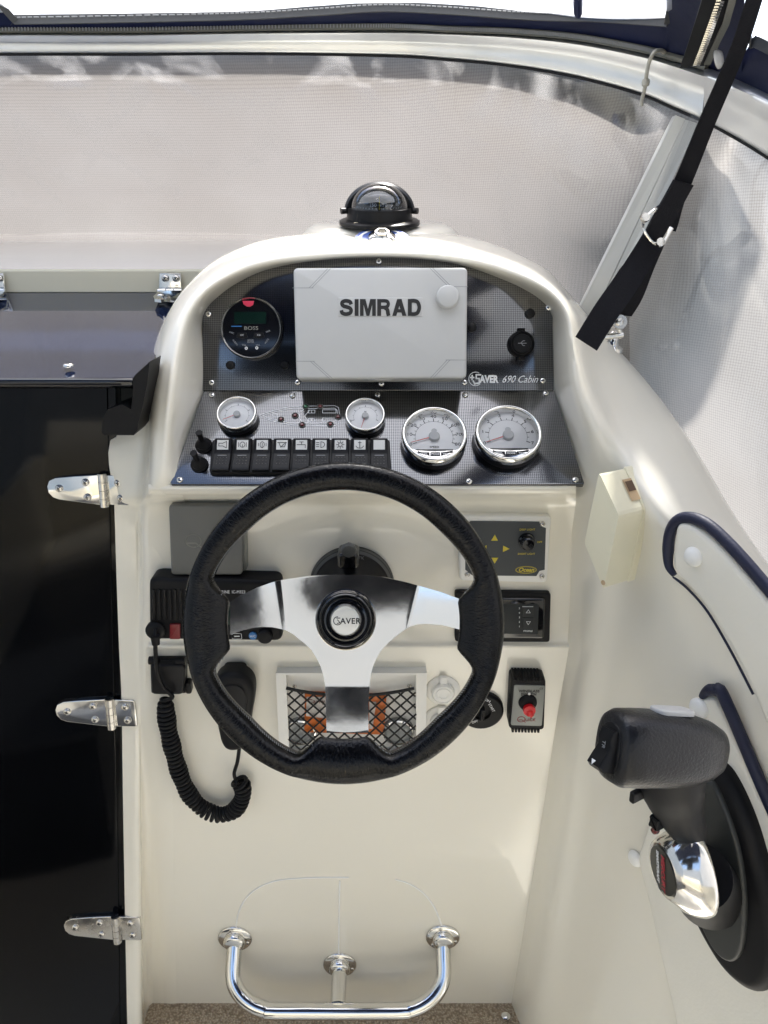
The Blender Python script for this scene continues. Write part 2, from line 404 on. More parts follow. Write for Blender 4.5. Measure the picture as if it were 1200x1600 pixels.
def mesh_from(g, name, smooth=40):
    me = bpy.data.meshes.new(name); me.from_pydata([tuple(v) for v in g.v], [], g.f)
    me.polygons.foreach_set('material_index', g.m)
    bm = bmesh.new(); bm.from_mesh(me)
    bmesh.ops.remove_doubles(bm, verts=bm.verts, dist=1e-6)
    for f in bm.faces: f.smooth = True
    for e in bm.edges:
        if len(e.link_faces) == 2 and e.calc_face_angle(0) > R(smooth): e.smooth = False
    bm.to_mesh(me); bm.free(); return me
def mesh_obj(name, g, mats, smooth=40):
    me = g if isinstance(g, bpy.types.Mesh) else mesh_from(g, name, smooth)
    if not isinstance(mats, (list, tuple)): mats = [mats]
    if not me.materials:
        for m in mats: me.materials.append(m)
    o = bpy.data.objects.new(name, me); COL.objects.link(o); return o
_tx = {}
def text_mesh(s, size, m, align='CENTER', shear=0, bold=0, ext=.00015, space=1):
    key = (s, size, m.name, align, shear, bold)
    if key in _tx: return _tx[key]
    c = bpy.data.curves.new('lettering', 'FONT'); c.body = s; c.size = size; c.align_x = align; c.align_y = 'CENTER'
    c.shear = shear; c.offset = bold; c.extrude = ext; c.resolution_u = 3; c.space_character = space
    o = bpy.data.objects.new('lettering', c); COL.objects.link(o)
    me = bpy.data.meshes.new_from_object(o.evaluated_get(bpy.context.evaluated_depsgraph_get()))
    bpy.data.objects.remove(o); me.materials.clear(); me.materials.append(m); _tx[key] = me; return me
def text(t, s, size, x, y, z, m, parent=None, rz=0, sx=1, **k):
    me = text_mesh(s, size, m, **k)
    o = bpy.data.objects.new('lettering', me); COL.objects.link(o); o.parent = parent or t.e
    o.location = (x, y, z); o.rotation_euler = (0, 0, rz); o.scale = (sx, 1, 1); return o
_scr = {}
def screw_mesh(r, m=None):
    k = (round(r, 5), (m or CHROME).name)
    if k in _scr: return _scr[k]
    g = G(); g.lathe([(r, 0), (r, .25 * r), (r * .8, .5 * r), (r * .4, .62 * r), (0, .66 * r)], 16)
    a = random.random() * 3
    for q in (0, math.pi / 2):
        g.at(0, 0, 0, rz=q + .5); g.box((0, 0, .6 * r), (r * .95, r * .22, r * .16), mi=1); g.at()
    me = mesh_from(g, 'screw'); me.materials.append(m or CHROME); me.materials.append(INK); _scr[k] = me; return me
def screw(t, x, y, z, r=.0035, m=None, parent=None, name='screw'):
    o = bpy.data.objects.new(name, screw_mesh(r, m)); COL.objects.link(o); o.parent = parent or t.e; o.location = (x, y, z)
    o.rotation_euler = (0, 0, random.random() * 3); return o
def strokes(g, lines, w, z, mi=0):
    for ln in lines:
        for a, b in zip(ln[:-1], ln[1:]):
            a = Vector(a[:2]); b = Vector(b[:2]); d = (b - a)
            if d.length < 1e-7: continue
            d.normalize(); n = Vector((-d.y, d.x)) * w / 2; a = a - d * w * .4; b = b + d * w * .4
            g.add([(a.x - n.x, a.y - n.y, z), (b.x - n.x, b.y - n.y, z), (b.x + n.x, b.y + n.y, z), (a.x + n.x, a.y + n.y, z)], [(0, 1, 2, 3)], mi)
    return g

# ------------------------------------------------------------------ the planes of the helm
FB0 = tilted(.86, 760, 48)                                   # sloping dash, front edge row
_e = R(48)
# back edge of the dash = foot of the upright panel
_r = ray(600, 612); _k = (FB0.o - CAM).dot(FB0.n) / _r.dot(FB0.n); _b = CAM + _r * _k
FA = Frame(_b, (1, 0, 0), (0, math.sin(R(16)), math.cos(R(16))))   # upright panel
FB = FB0
FU = tilted(.90, 900, 0)                                     # recessed face
FL = tilted(.896, 1012, -4)                                  # lower face, slightly undercut
FD = tilted(.925, 760, 3)                                    # door plane
_u = Vector((.6, -1, 0)).normalized()
FW = Frame((.24, .89, CAM.z - .4), _u, (0, 0, 1))            # starboard wall
_wd = .83
FS = Frame(CAM + ray(537, 973) * _wd, RT, UP)                # steering wheel

def ribbon(g, pts, w, z, mi=0):
    P = [Vector(p[:2]) for p in pts]; L_ = []; n = len(P)
    for i in range(n):
        t = (P[min(i + 1, n - 1)] - P[max(i - 1, 0)]).normalized(); nn = Vector((-t.y, t.x)) * w / 2; L_.append((P[i] + nn, P[i] - nn))
    for i in range(n - 1):
        a, b = L_[i]; c, d = L_[i + 1]; g.add([(b.x, b.y, z), (d.x, d.y, z), (c.x, c.y, z), (a.x, a.y, z)], [(0, 1, 2, 3)], mi)
def heavy(word, z):
    """heavy grotesque capitals, unit height; returns a builder and its width"""
    g = G(); x = 0; q = [0]
    def rb(pts, w=.23, sm=True):
        q[0] += 1; p = [Vector((a + x, b, 0)) for a, b in pts]; ribbon(g, catmull(p, 5) if sm else p, w, z + q[0] * .00003)
    def pl(pts):
        q[0] += 1; g.add([(a + x, b, z + q[0] * .00003) for a, b in pts], [tuple(range(len(pts)))])
    for ch in word:
        if ch == 'S': rb([(.73, .68), (.66, .83), (.5, .885), (.32, .885), (.17, .81), (.155, .69), (.26, .58), (.45, .53), (.64, .46), (.725, .33), (.66, .18), (.48, .115), (.32, .115), (.16, .18), (.11, .34)]); wd = .86
        elif ch == 'I': pl([(0, 0), (.25, 0), (.25, 1), (0, 1)]); wd = .25
        elif ch == 'M': pl([(0, 0), (.23, 0), (.23, .66), (.41, 0), (.59, 0), (.77, .66), (.77, 0), (1, 0), (1, 1), (.65, 1), (.5, .42), (.35, 1), (0, 1)]); wd = 1.0
        elif ch == 'R': pl([(0, 0), (.25, 0), (.25, 1), (0, 1)]); rb([(.2, .89), (.48, .89), (.64, .85), (.7, .71), (.64, .56), (.48, .51), (.2, .51)], .21); rb([(.50, .48), (.64, .36), (.68, .15), (.72, 0)], .24); wd = .86
        elif ch == 'A': pl([(0, 0), (.26, 0), (.58, 1), (.31, 1)]); pl([(.64, 0), (.90, 0), (.59, 1), (.32, 1)]); pl([(.2, .2), (.7, .2), (.66, .4), (.24, .4)]); wd = .90
        elif ch == 'D': pl([(0, 0), (.25, 0), (.25, 1), (0, 1)]); rb([(.2, .89), (.42, .89), (.62, .8), (.72, .5), (.62, .2), (.42, .11), (.2, .11)], .23); wd = .85
        x += wd + .085
    return g, x - .085
# ================================================================== SETTING
def struct(name, g, m, label=None, sub=0):
    o = mesh_obj(name, g, m); o['kind'] = 'structure'
    if label: o['label'] = label
    if sub: md = o.modifiers.new('smooth', 'SUBSURF'); md.levels = sub; md.render_levels = sub
    return o
g = G(); g.prism([(-60, -60), (60, -60), (60, 60), (-60, 60)], -.62, -.6); struct('water', g, WATER)
g = G(); g.prism([(-1.1, -1.9), (1.1, -1.9), (1.1, 1.0), (-1.1, 1.0)], -.06, 0.0); struct('cockpit_floor', g, GEL)
# hull sides and aft bulkhead of the cockpit the photographer stands in (seen only as reflections)
g = G(); g.prism([(-1.16, -1.9), (-1.1, -1.9), (-1.1, .9), (-1.16, .9)], 0, .95); g.prism([(.78, -1.9), (.84, -1.9), (.84, .1), (.78, .1)], 0, .95)
g.prism([(-1.1, -1.96), (.78, -1.96), (.78, -1.9), (-1.1, -1.9)], 0, 1.3)
g.prism([(-1.1, -1.9), (.78, -1.9), (.78, -1.35), (-1.1, -1.35)], .0, .45, bev=.03)
struct('cockpit_sides', g, GEL)

def wall_o(px, py, off=0): return FW.w(FW.loc(px, py, off))

BENCH = pbr('slate_vinyl_cushion', (.05, .055, .065), .45)
g = G(); g.prism([(-1.1, -1.3), (-.55, -1.3), (-.55, .15), (-1.1, .15)], .0, .42, bev=.03); struct('cockpit_bench', g, BENCH)
# ------------------------------------------------------------------ console shell
con = Thing('helm_console', 'cream gelcoat steering console with an arched hood around the instruments', 'console', o=(0, .9, 0))
W = con.W
def VW(px, py, off=0): return con.V(wall_o(px, py, off))
def tuck(p, d): return Vector((p.x, p.y + d, p.z))
rows = []          # each row: from inside edge to outside
def row(*pts): rows.append(list(pts))
# left jamb, bottom to top
def jl(y, xe, x1, x2, x3, x4):
    fp = FL if y > 1012 else FU
    a = con.V(fp.w(fp.loc(xe + 40, y, -.004))); b = con.V(fp.w(fp.loc(xe, y, .0008)))
    dd = con.V(FD.w(FD.loc(x4, y, .003))); d2 = con.V(FD.w(FD.loc(x3, y, .004)))
    c = con.V(fp.w(fp.loc(x1, y, .0005))); yq_ = (c.y + d2.y) / 2 + .9 + (.008 if y < 1000 else .002); d = W(x2, y, yq_)
    row(a, b, c, d, d2, dd)
for y, xe, x1, x2, x3, x4 in ((1750, 272, 242, 228, 222, 204), (1600, 268, 238, 226, 220, 199), (1300, 262, 232, 222, 216, 193), (1100, 258, 230, 220, 214, 190), (1012, 256, 229, 219, 213, 186), (900, 254, 228, 218, 211, 182), (800, 252, 228, 218, 211, 179)):
    jl(y, xe, x1, x2, x3, x4)
yd = lambda x, y: FD.w(FD.loc(x, y, .003)).y
row(W(285, 764, .865), W(262, 766, .862), W(243, 768, .86), W(231, 770, .868), W(217, 772, .90), W(178, 772, yd(178, 772)))
row(W(296, 690, .925), W(266, 690, .872), W(250, 690, .868), W(237, 690, .875), W(224, 690, .905), W(172, 690, yd(172, 690) + .003))
row(W(319, 613, .966), W(275, 605, .885), W(258, 605, .882), W(242, 605, .895), W(232, 605, .935), W(226, 610, .99))
row(W(318, 550, .976), W(283, 552, .905), W(267, 550, .90), W(251, 548, .915), W(240, 545, .965), W(246, 540, 1.02))
row(W(318, 496, .992), W(301, 492, .935), W(287, 490, .925), W(273, 490, .94), W(262, 490, .985), W(270, 485, 1.05))
row(W(346, 462, .999), W(335, 449, .955), W(322, 446, .95), W(308, 443, .965), W(297, 441, 1.01), W(305, 440, 1.08))
row(W(400, 429, 1.006), W(396, 420, .978), W(383, 413, .975), W(367, 406, .99), W(352, 398, 1.04), W(362, 400, 1.12))
row(W(480, 410, 1.010), W(479, 405, .987), W(473, 396, .988), W(462, 386, 1.01), W(440, 370, 1.08), W(445, 372, 1.16))
row(W(590, 403, 1.011), W(590, 399, .989), W(590, 391, .992), W(590, 378, 1.02), W(590, 361, 1.09), W(590, 362, 1.17))
row(W(700, 411, 1.010), W(701, 406, .987), W(706, 397, .988), W(716, 388, 1.01), W(736, 371, 1.08), W(735, 374, 1.16))
row(W(780, 437, 1.005), W(785, 427, .978), W(795, 419, .975), W(810, 411, .99), W(838, 410, 1.045), W(832, 415, 1.12))
row(W(836, 465, .999), W(846, 452, .955), W(856, 447, .952), W(868, 446, .97), W(880, 447, 1.02), W(878, 452, 1.10))
row(W(862, 496, .992), W(880, 489, .935), W(890, 489, .93), W(903, 492, .95), W(925, 500, 1.0), W(930, 508, 1.07))
row(W(864, 550, .976), W(892, 548, .905), W(906, 550, .91), W(925, 550, .93), W(960, 540, .985), W(956, 546, 1.04))
row(W(866, 613, .966), W(899, 607, .885), W(922, 610, .885), W(948, 612, .905), W(1012, 600, .95), W(1008, 606, 1.0))
row(W(888, 690, .925), W(926, 690, .862), W(955, 692, .85), W(980, 690, .855), W(1070, 682, .885), W(1066, 688, .93))
# starboard wall
row(W(900, 770, .885), W(938, 775, .862), VW(968, 780, .0), VW(1035, 795, .004), W(1140, 800, .815), W(1136, 806, .86))
row(con.V(FU.w(FU.loc(890, 860, -.004))), VW(935, 862, .006), VW(985, 862, 0), VW(1070, 862, 0), W(1196, 882, .755), W(1192, 892, .80))
row(con.V(FU.w(FU.loc(885, 1000, -.004))), VW(921, 1000, .006), VW(965, 1000, 0), VW(1060, 1000, 0), W(1275, 1005, .66), W(1330, 1060, .66))
row(con.V(FL.w(FL.loc(868, 1120, -.004))), VW(905, 1120, .006), VW(945, 1120, 0), VW(1060, 1120, 0), VW(1180, 1120, 0), VW(1330, 1120, 0))
row(con.V(FL.w(FL.loc(838, 1320, -.004))), VW(872, 1320, .006), VW(915, 1320, 0), VW(1030, 1320, 0), VW(1180, 1320, 0), VW(1330, 1320, 0))
row(con.V(FL.w(FL.loc(792, 1600, -.004))), VW(826, 1600, .006), VW(880, 1600, 0), VW(1010, 1600, 0), VW(1180, 1600, 0), VW(1330, 1600, 0))
row(con.V(FL.w(FL.loc(767, 1750, -.004))), VW(800, 1750, .006), VW(860, 1750, 0), VW(1000, 1750, 0), VW(1180, 1750, 0), VW(1330, 1750, 0))
g = G(); g.grid(catgrid(rows, 5, 4))
shell = con.part('moulded_shell', g, GEL, smooth=80)
# recessed face and lower face
g = G()
fu = lambda x, y, h=0: con.V(FU.w(FU.loc(x, y, h))); fl = lambda x, y, h=0: con.V(FL.w(FL.loc(x, y, h)))
xs = [232, 300, 400, 500, 600, 700, 800, 900]
g.grid([[con.V(wpt(x, 757, .862)) for x in xs], [con.V(wpt(x, 765, .858)) for x in xs], [con.V(wpt(x, 773, .866)) for x in xs], [fu(x, 782, .008) for x in xs], [fu(x, 793, .001) for x in xs], [fu(x, 860) for x in xs], [fu(x, 960) for x in xs], [fu(x, 1000, .0005) for x in xs],
        [fu(x, 1006, .003) for x in xs], [fu(x, 1009, .0055) for x in xs], [fl(x, 1014, 0.0005) for x in xs]])
face = con.part('upper_face', g, GEL, smooth=80)
g = G(); g.grid([[fl(x, y) for x in [228, 400, 600, 800, 900]] for y in (1013, 1100, 1300, 1500, 1800)])
con.part('lower_face', g, GEL)
for ln_ in ([(369, 1447), (373, 1425), (384, 1404), (402, 1388), (428, 1377), (455, 1373), (500, 1371), (545, 1371)], [(618, 1374), (640, 1381), (662, 1396), (679, 1418), (690, 1446)], [(531, 1376), (530, 1420), (529, 1490)]):
    g = G(); g.tube(catmull([fl(x, y, .0002) for x, y in ln_], 4), .0014, 6); con.part('pale_line', g, BTN)  # thin pale raised lines on the lower face
# crest platform that carries the compass
ct = con.V(wpt(594, 350, 1.13))
g = G(); g.T = Matrix.Translation(ct) @ Matrix.Rotation(R(8), 4, 'X')
g.lathe([(.118, -.05), (.108, -.012), (.098, -.004), (.088, 0), (0, .0005)], 48, sy=.75)
con.part('compass_plinth', g, GEL, smooth=60)

# ------------------------------------------------------------------ foredeck, lip and windscreen
dk = Thing('foredeck', 'glossy white foredeck behind the smoked hatch, with a cream lip', 'deck', o=wpt(100, 440, 1.2))
g = G()
def dkr(px): 
    return [dk.V(wpt(px, 470, 1.215)), dk.V(wpt(px, 456, 1.2)), dk.V(wpt(px, 424, 1.2)), dk.V(wpt(px, 420.5, 1.204)), dk.V(wpt(px, 419, 1.215)), dk.V(wpt(px, 400, 1.31)), dk.V(wpt(px, 380, 1.45)), dk.V(wpt(px, 364, 1.60)), dk.V(wpt(px, 360, 1.72))]
R1 = [dkr(x) for x in (-700, -300, -100, 0, 100, 200, 300, 400)]
R1 += [[dk.V(wpt(x, y, Y)) for y, Y in ((480, 1.215), (462, 1.2), (432, 1.2), (428, 1.204), (426, 1.215), (412, 1.31), (395, 1.45), (378, 1.6), (370, 1.72))] for x in (600, 700)]
R1 += [[dk.V(wpt(x, y, Y)) for y, Y in ((560, 1.10), (540, 1.1), (520, 1.12), (515, 1.13), (510, 1.14), (500, 1.2), (480, 1.3), (465, 1.4), (455, 1.5))] for x in (850, 900)]
g.grid([r[3:] for r in R1]); dk.part('deck_moulding', g, GELD, smooth=45)
g = G(); g.grid([r[:4] for r in R1]); dk.part('deck_lip', g, MT.get('liptone') or pbr('liptone', (.66, .63, .50), .4, spec=.3), smooth=45)
# hidden fill under the deck edge, so nothing is see-through
g = G(); g.box((dk.V((-.62, 1.26, 1.0))), (1.5, .04, .9)); dk.part('cabin_bulkhead', g, DGREY)

# hatch
ht = Thing('sliding_hatch', 'smoked glossy black acrylic companionway hatch left of the console', 'hatch', o=wpt(100, 590, .86))
g = G()
P0 = lambda x, y, Y: ht.V(wpt(x, y, Y))
top = [(-300, 457, 1.2), (262, 457, 1.2), (300, 470, 1.17), (262, 520, 1.03), (234, 573, .885), (213, 590, .86), (-300, 592, .86)]
tp = [P0(*p) for p in top]; th = Vector((0, .002, -.012))
n = len(tp); g.add(tp + [p + th for p in tp], [tuple(range(n))[::-1]] + [tuple(range(n, 2 * n))] + [(i, (i + 1) % n, (i + 1) % n + n, i + n) for i in range(n)])
ht.part('hatch_sheet', g, ACRYL, smooth=20)
# front nosing: rounded gloss strip
g = G()
prof = [(590.3, .8602), (591.5, .857), (595, .8545), (600, .8545), (605, .857), (607, .862), (607, .875)]
g.grid([[P0(x, y, Y) for y, Y in prof] for x in (-300, -100, 60, 180, 205)] + [[P0(x, y, Y + .004) for y, Y in prof] for x in (213,)])
ht.part('nosing', g, BLKG, smooth=60)
g = G()
o = [(234, 565), (230, 600), (222, 640), (216, 662), (215, 672), (209, 680), (163, 680), (159, 676), (160, 655), (168, 640), (190, 632), (205, 640), (208, 610), (207, 592), (212, 585)]
f = .852
o = [P0(x, y, f) for x, y in o]; k = len(o)
back = [Vector((p.x + .0, p.y + .045, p.z)) for p in o]
g.add(o + back, [tuple(range(k))] + [(i + k, (i + 1) % k + k, (i + 1) % k, i) for i in range(k)])
bm_ = ht.part('end_bracket', g, BLKM, smooth=50)
s_ = P0(107, 573, .883)
ob = bpy.data.objects.new('snap_stud', screw_mesh(.0058)); COL.objects.link(ob); ob.parent = ht.e; ob.location = s_ + Vector((0, 0, .0005)); ob.rotation_euler = (R(8), 0, 0)

# chrome hinges on the deck lip
def lip_hinge(cx, label):
    t = Thing('hatch_hinge', label, 'hinge', o=wpt(cx, 455, 1.196), group='hinges on the deck lip above the hatch')
    k = 1.2 / 1200 * 1.03; a = lambda dx, dy, Y: t.W(cx + dx, dy, Y)
    g = G(); g.T = Matrix.Rotation(R(90), 4, 'X')
    pl = [a(-16, 427, 1.196), a(17, 427, 1.196), a(19, 453, 1.196), a(-17, 453, 1.196)]
    cx0 = (pl[0] + pl[2]) / 2
    g.prism([(p.x, p.z) for p in pl], -.001, .0035, bev=.001); t.part('upper_leaf', g, CHROME)
    g = G(); g.T = Matrix.Rotation(R(90), 4, 'Y'); 
    q = a(0, 455, 1.19)
    for i in range(3):
        g = G(); x0 = -.018 + i * .0123
        g.tube([(x0 + q.x, q.y, q.z), (x0 + .0112 + q.x, q.y, q.z)], .0042, 12); t.part('knuckle', g, CHROME)
    lf = [a(-19, 462, 1.172), a(19, 460, 1.178), a(15, 466, 1.15), (a(-2, 473, 1.125)), a(-14, 475, 1.118), a(-24, 474, 1.12), a(-26, 470, 1.135)]
    g = G(); n = len(lf); g.add([p + Vector((0, 0, .006)) for p in lf] + [p + Vector((0, 0, .002)) for p in lf], [tuple(range(n))[::-1], tuple(range(n, 2 * n))] + [(i, (i + 1) % n, (i + 1) % n + n, i + n) for i in range(n)])
    t.part('lower_leaf', g, CHROME)
    for dx in (-8, 9):
        p = a(dx, 435, 1.191); o = screw(t, p.x, p.y, p.z, .0052, BRUSH); o.rotation_euler = (R(90), 0, 0)
    p = a(-15, 469, 1.13); o = screw(t, p.x, p.y, p.z + .006, .0048, CHROME)
lip_hinge(266, 'small chrome hinge on the deck lip beside the console hood')
lip_hinge(-10, 'chrome hinge on the deck lip cut by the left edge of the photo')

# ------------------------------------------------------------------ door and its strap hinges
dr = Thing('cabin_door', 'glossy black cabin door below the hatch, left of the console', 'door', FD, FD.loc(90, 1560))
g = G(); g.prism([dr.P(*p) for p in ((-420, 560), (180, 560), (184, 900), (192, 1300), (200, 1800), (-420, 1800))], -.02, -.0015, bev=.001)
dr.part('door_panel', g, DOORM)
g = G(); g.prism([dr.P(*p) for p in ((-420, 540), (168, 600), (171, 760), (184, 1300), (190, 1800), (-420, 1800))], -.0015, .0012, bev=.001)
dr.part('inner_panel', g, DOORM)
def strap_hinge(cx, cy, sc, label, m, rot):
    c = dr.P(cx, cy, .004); u = sc
    def sub(name, g, mm, par=None):
        o = mesh_obj(name, g, mm); o.parent = par or hg; return o
    g = G(); o = [(-.0055, .0215), (-.04, .0185), (-.064, .0155), (-.073, .011), (-.0765, .003), (-.0755, -.006), (-.070, -.0125), (-.062, -.0155), (-.035, -.0185), (-.0055, -.0215)]
    g.prism([(x * u, y * u) for x, y in o], -.003, .0022, bev=.0014)
    hg = mesh_obj('hinge', g, m); hg.parent = dr.e; hg.location = (c.x, c.y, .0042); hg.rotation_euler = (0, 0, rot); hg['label'] = label
    g = G(); g.prism([(x * u, y * u) for x, y in ((.0055, .021), (.032, .021), (.0345, .0185), (.0355, -.0185), (.033, -.021), (.0055, -.021))], -.003, .0022, bev=.0014); sub('jamb_leaf', g, m)
    for i in range(4):
        y0 = (-.023 + i * .0117) * u
        g = G(); g.tube([(0, y0, .003), (0, y0 + .0111 * u, .003)], .0062 * u, 14); sub('knuckle', g, BRUSH)
    for x, y in ((-.06, .001), (-.0235, .0105), (-.0225, -.0105), (.0205, .0105), (.0225, -.0105)):
        screw(dr, x * u, y * u, .0022, .0052 * u, BRUSH, parent=hg)
strap_hinge(163, 765, .93, 'top strap hinge of the black door, just under the hatch corner', CHROME, R(-1.5))
strap_hinge(174, 1113, 1.0, 'middle strap hinge of the black door, beside the coiled cord', CHROME, R(-1.5))
strap_hinge(183, 1449, 1.05, 'bottom strap hinge of the black door, level with the foot rail', BRUSH, R(-1.5))

# ------------------------------------------------------------------ windscreen
ws = Thing('windscreen', 'curved windscreen with a wide aluminium top frame and a raked side post', 'windscreen', o=wpt(600, 90, 1.1))
TOPB = [(-500, 92, 1.14), (-200, 87, 1.14), (0, 84, 1.14), (200, 84, 1.14), (400, 83, 1.135), (600, 86, 1.125), (700, 92, 1.11), (800, 102, 1.085), (900, 119, 1.05), (1000, 146, 1.01), (1050, 167, .985), (1096, 187, .955)]
TOPT = [(-500, 54, 1.13), (-200, 52, 1.13), (0, 50, 1.13), (200, 50, 1.13), (400, 47, 1.125), (600, 45.5, 1.115), (700, 47, 1.10), (800, 51, 1.075), (900, 60, 1.04), (1000, 78, 1.0), (1050, 91, .975), (1104, 108, .94)]
def frame_rows(A, B):      # A top edge, B bottom edge
    out = []
    for (x, y, Y), (x2, y2, Y2) in zip(A, B):
        h = y2 - y
        L_ = [(x, y - 4, Y + .03), (x, y, Y + .012), (x + (x2 - x) * .06, y + h * .06, Y + .001), (x + (x2 - x) * .18, y + h * .16, Y - .008), (x + (x2 - x) * .34, y + h * .34, Y2 - .012), (x + (x2 - x) * .5, y + h * .52, Y2 - .006), (x + (x2 - x) * .9, y + h * .90, Y2 - .004), (x2, y2, Y2 + .001), (x2, y2 + 1, Y2 + .012)]
        out.append([ws.W(*p) for p in L_])
    return out
g = G(); g.grid(catgrid(frame_rows(TOPT, TOPB), 5, 2)); ws.part('top_frame', g, ALU, smooth=70)
TB2 = [(1100, 188, .945), (1130, 204, .91), (1165, 224, .88), (1200, 246, .85), (1260, 286, .80), (1400, 390, .70)]
TT2 = [(1100, 106, .93), (1130, 116, .90), (1165, 130, .87), (1200, 146, .84), (1260, 176, .79), (1400, 262, .68)]
g = G(); g.grid(catgrid(frame_rows(TT2, TB2), 5, 2)); ws.part('side_top_frame', g, ALU, smooth=70)
g = G(); jr = frame_rows([(1108, 106, .935), (1128, 113, .915)], [(1100, 186, .955), (1120, 196, .93)]); g.grid(jr); ws.part('corner_joint', g, BLKM)
# bead along the frame's upper edge
g = G(); g.tube(catmull([ws.W(x, y - 3, Y - .004) for x, y, Y in TOPT], 5), .0035, 8); ws.part('edge_bead', g, ZIP)
# windscreen pane
bot = [(-500, 370, 1.52), (-200, 368, 1.52), (0, 366, 1.52), (200, 363, 1.52), (400, 366, 1.50), (600, 380, 1.44), (700, 398, 1.38), (800, 425, 1.30), (870, 455, 1.22), (910, 476, 1.14), (935, 492, 1.06)]
rws = []
for (x, y, Y), (x2, y2, Y2) in zip(TOPB[:10] + [(1065, 172, .975)], bot):
    rws.append([ws.W(x + (x2 - x) * t, (y - 3) + (y2 - y + 3) * t, Y + .004 + (Y2 - Y) * t) for t in (0, .25, .5, .75, 1)])
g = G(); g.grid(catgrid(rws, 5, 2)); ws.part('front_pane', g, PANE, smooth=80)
sb = [(945, 515, 1.04), (1000, 585, .99), (1045, 640, .945), (1100, 735, .885), (1148, 815, .83), (1260, 990, .70)]
st = [(1080, 182, .955), (1100, 190, .945), (1130, 205, .915), (1165, 224, .885), (1200, 246, .855), (1330, 336, .755)]
rws = [[ws.W(x + (x2 - x) * t, (y - 3) + (y2 - y + 3) * t, Y + (Y2 - Y) * t) for t in (0, .33, .66, 1)] for (x, y, Y), (x2, y2, Y2) in zip(st, sb)]
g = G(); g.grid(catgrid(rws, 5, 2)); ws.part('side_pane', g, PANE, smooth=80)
# raked post: two flat profiles side by side
def post(l, m_, name):
    g = G(); f = [ws.W(*p) for p in l]; d = Vector((0, .012, 0)); k = len(f)
    g.add(f + [p + d for p in f], [tuple(range(k))[::-1], tuple(range(k, 2 * k))] + [(i, (i + 1) % k, (i + 1) % k + k, i + k) for i in range(k)])
    return ws.part(name, g, m_)
post([(1056, 180, .975), (1071, 186, .973), (926, 496, 1.045), (905, 484, 1.05)], WHITEP, 'post_profile')
post([(1072, 187, .971), (1091, 193, .968), (945, 512, 1.035), (928, 497, 1.043)], WHITEP, 'post_profile')
# gasket under frame
g = G(); g.tube(catmull([ws.W(x, y + 1.2, Y - .001) for x, y, Y in TOPB], 5), .0016, 6); ws.part('gasket', g, BLKM)
g = G(); g.tube(catmull([ws.W(x, y + 1.2, Y - .001) for x, y, Y in TB2], 5), .0016, 6); ws.part('gasket', g, BLKM)

# woven cover outside the glass
cv = Thing('woven_cover', 'pale woven mesh cover stretched outside the windscreen', 'cover', o=wpt(600, 200, 1.5))
rws = []
for (x, y, Y), (x2, y2, Y2) in zip(TOPB[:10] + [(1065, 172, .975)], bot):
    a = ws.M @ ws.W(x, y, Y); b = ws.M @ ws.W(x2, y2, Y2); out = Vector((max(0, (x2 - 600) / 500) * .05, .06, .02))
    rws.append([cv.V(a + Vector((0, .10, .06)) + out)] + [cv.V(a.lerp(b, t) + out * (1 + .6 * math.sin(3.1 * t))) for t in (0.05, .25, .5, .75, 1)] + [cv.V(b + out * 1.2 + Vector((0, .05, -.25)))])
a = ws.M @ ws.W(1140, 205, .95); b = ws.M @ ws.W(1010, 560, 1.06)
rws.append([cv.V(a + Vector((.08, .08, .06)))] + [cv.V(a.lerp(b, t) + Vector((.07, .04, 0))) for t in (0.05, .25, .5, .75, 1)] + [cv.V(b + Vector((.1, .05, -.3)))])
cg = catgrid(rws, 8, 5)
for r in cg:
    for p in r:
        q = p + cv.o; u_ = noise.noise(Vector((q.x * 5, q.z * 1.6, 3))) * .022 + noise.noise(Vector((q.x * 13 + q.z * 4, q.z * 5, 8))) * .006; p.y += u_
g = G(); g.grid(cg); cv.part('front_sheet', g, COVER, smooth=80)
rws = []
for (x, y, Y), (x2, y2, Y2) in zip([(1030, 175, 1.0)] + st, [(900, 500, 1.15)] + sb):
    a = wpt(x, y, Y); b = wpt(x2, y2, Y2); out = Vector((.06, .03, 0))
    rws.append([cv.V(a + Vector((.12, .03, .08)))] + [cv.V(a.lerp(b, t) + out) for t in (0, .33, .66, 1)] + [cv.V(b + out + Vector((.05, .02, -.3)))])
a = wpt(1450, 400, .6); b = wpt(1500, 1300, .55)
rws.append([cv.V(a + Vector((.12, .03, .08)))] + [cv.V(a.lerp(b, t) + Vector((.06, .03, 0))) for t in (0, .33, .66, 1)] + [cv.V(b + Vector((.1, .05, -.3)))])
g = G(); g.grid(catgrid(rws, 5, 3)); cv.part('side_sheet', g, COVER_LIT, smooth=80)
g = G(); g.grid([[cv.V((-1.32 + .02 * math.sin(y * 6), y, z)) for z in (-.4, .6, 1.3, 2.15)] for y in (1.9, 1.2, .5, -.3, -1.1, -2.0)]); cv.part('port_fill_sheet', g, COVER_FILL, smooth=80)  # unseen port, aft and starboard sheets, added to brighten cockpit and reflections
g = G(); g.grid([[cv.V((x, -2.0 + .03 * math.sin(x * 6), z)) for z in (-.4, .6, 1.3, 2.12)] for x in (-1.32, -.8, -.3, .3, .8, 1.2)]); cv.part('aft_fill_sheet', g, COVER_FILL, smooth=80)
g = G(); g.grid([[cv.V((1.2 - max(0, y) * .6, y, z)) for z in (-.4, .6, 1.3, 2.12)] for y in (.62, .3, -.5, -1.1, -2.0)]); cv.part('starboard_fill_sheet', g, COVER_FILL, smooth=80)

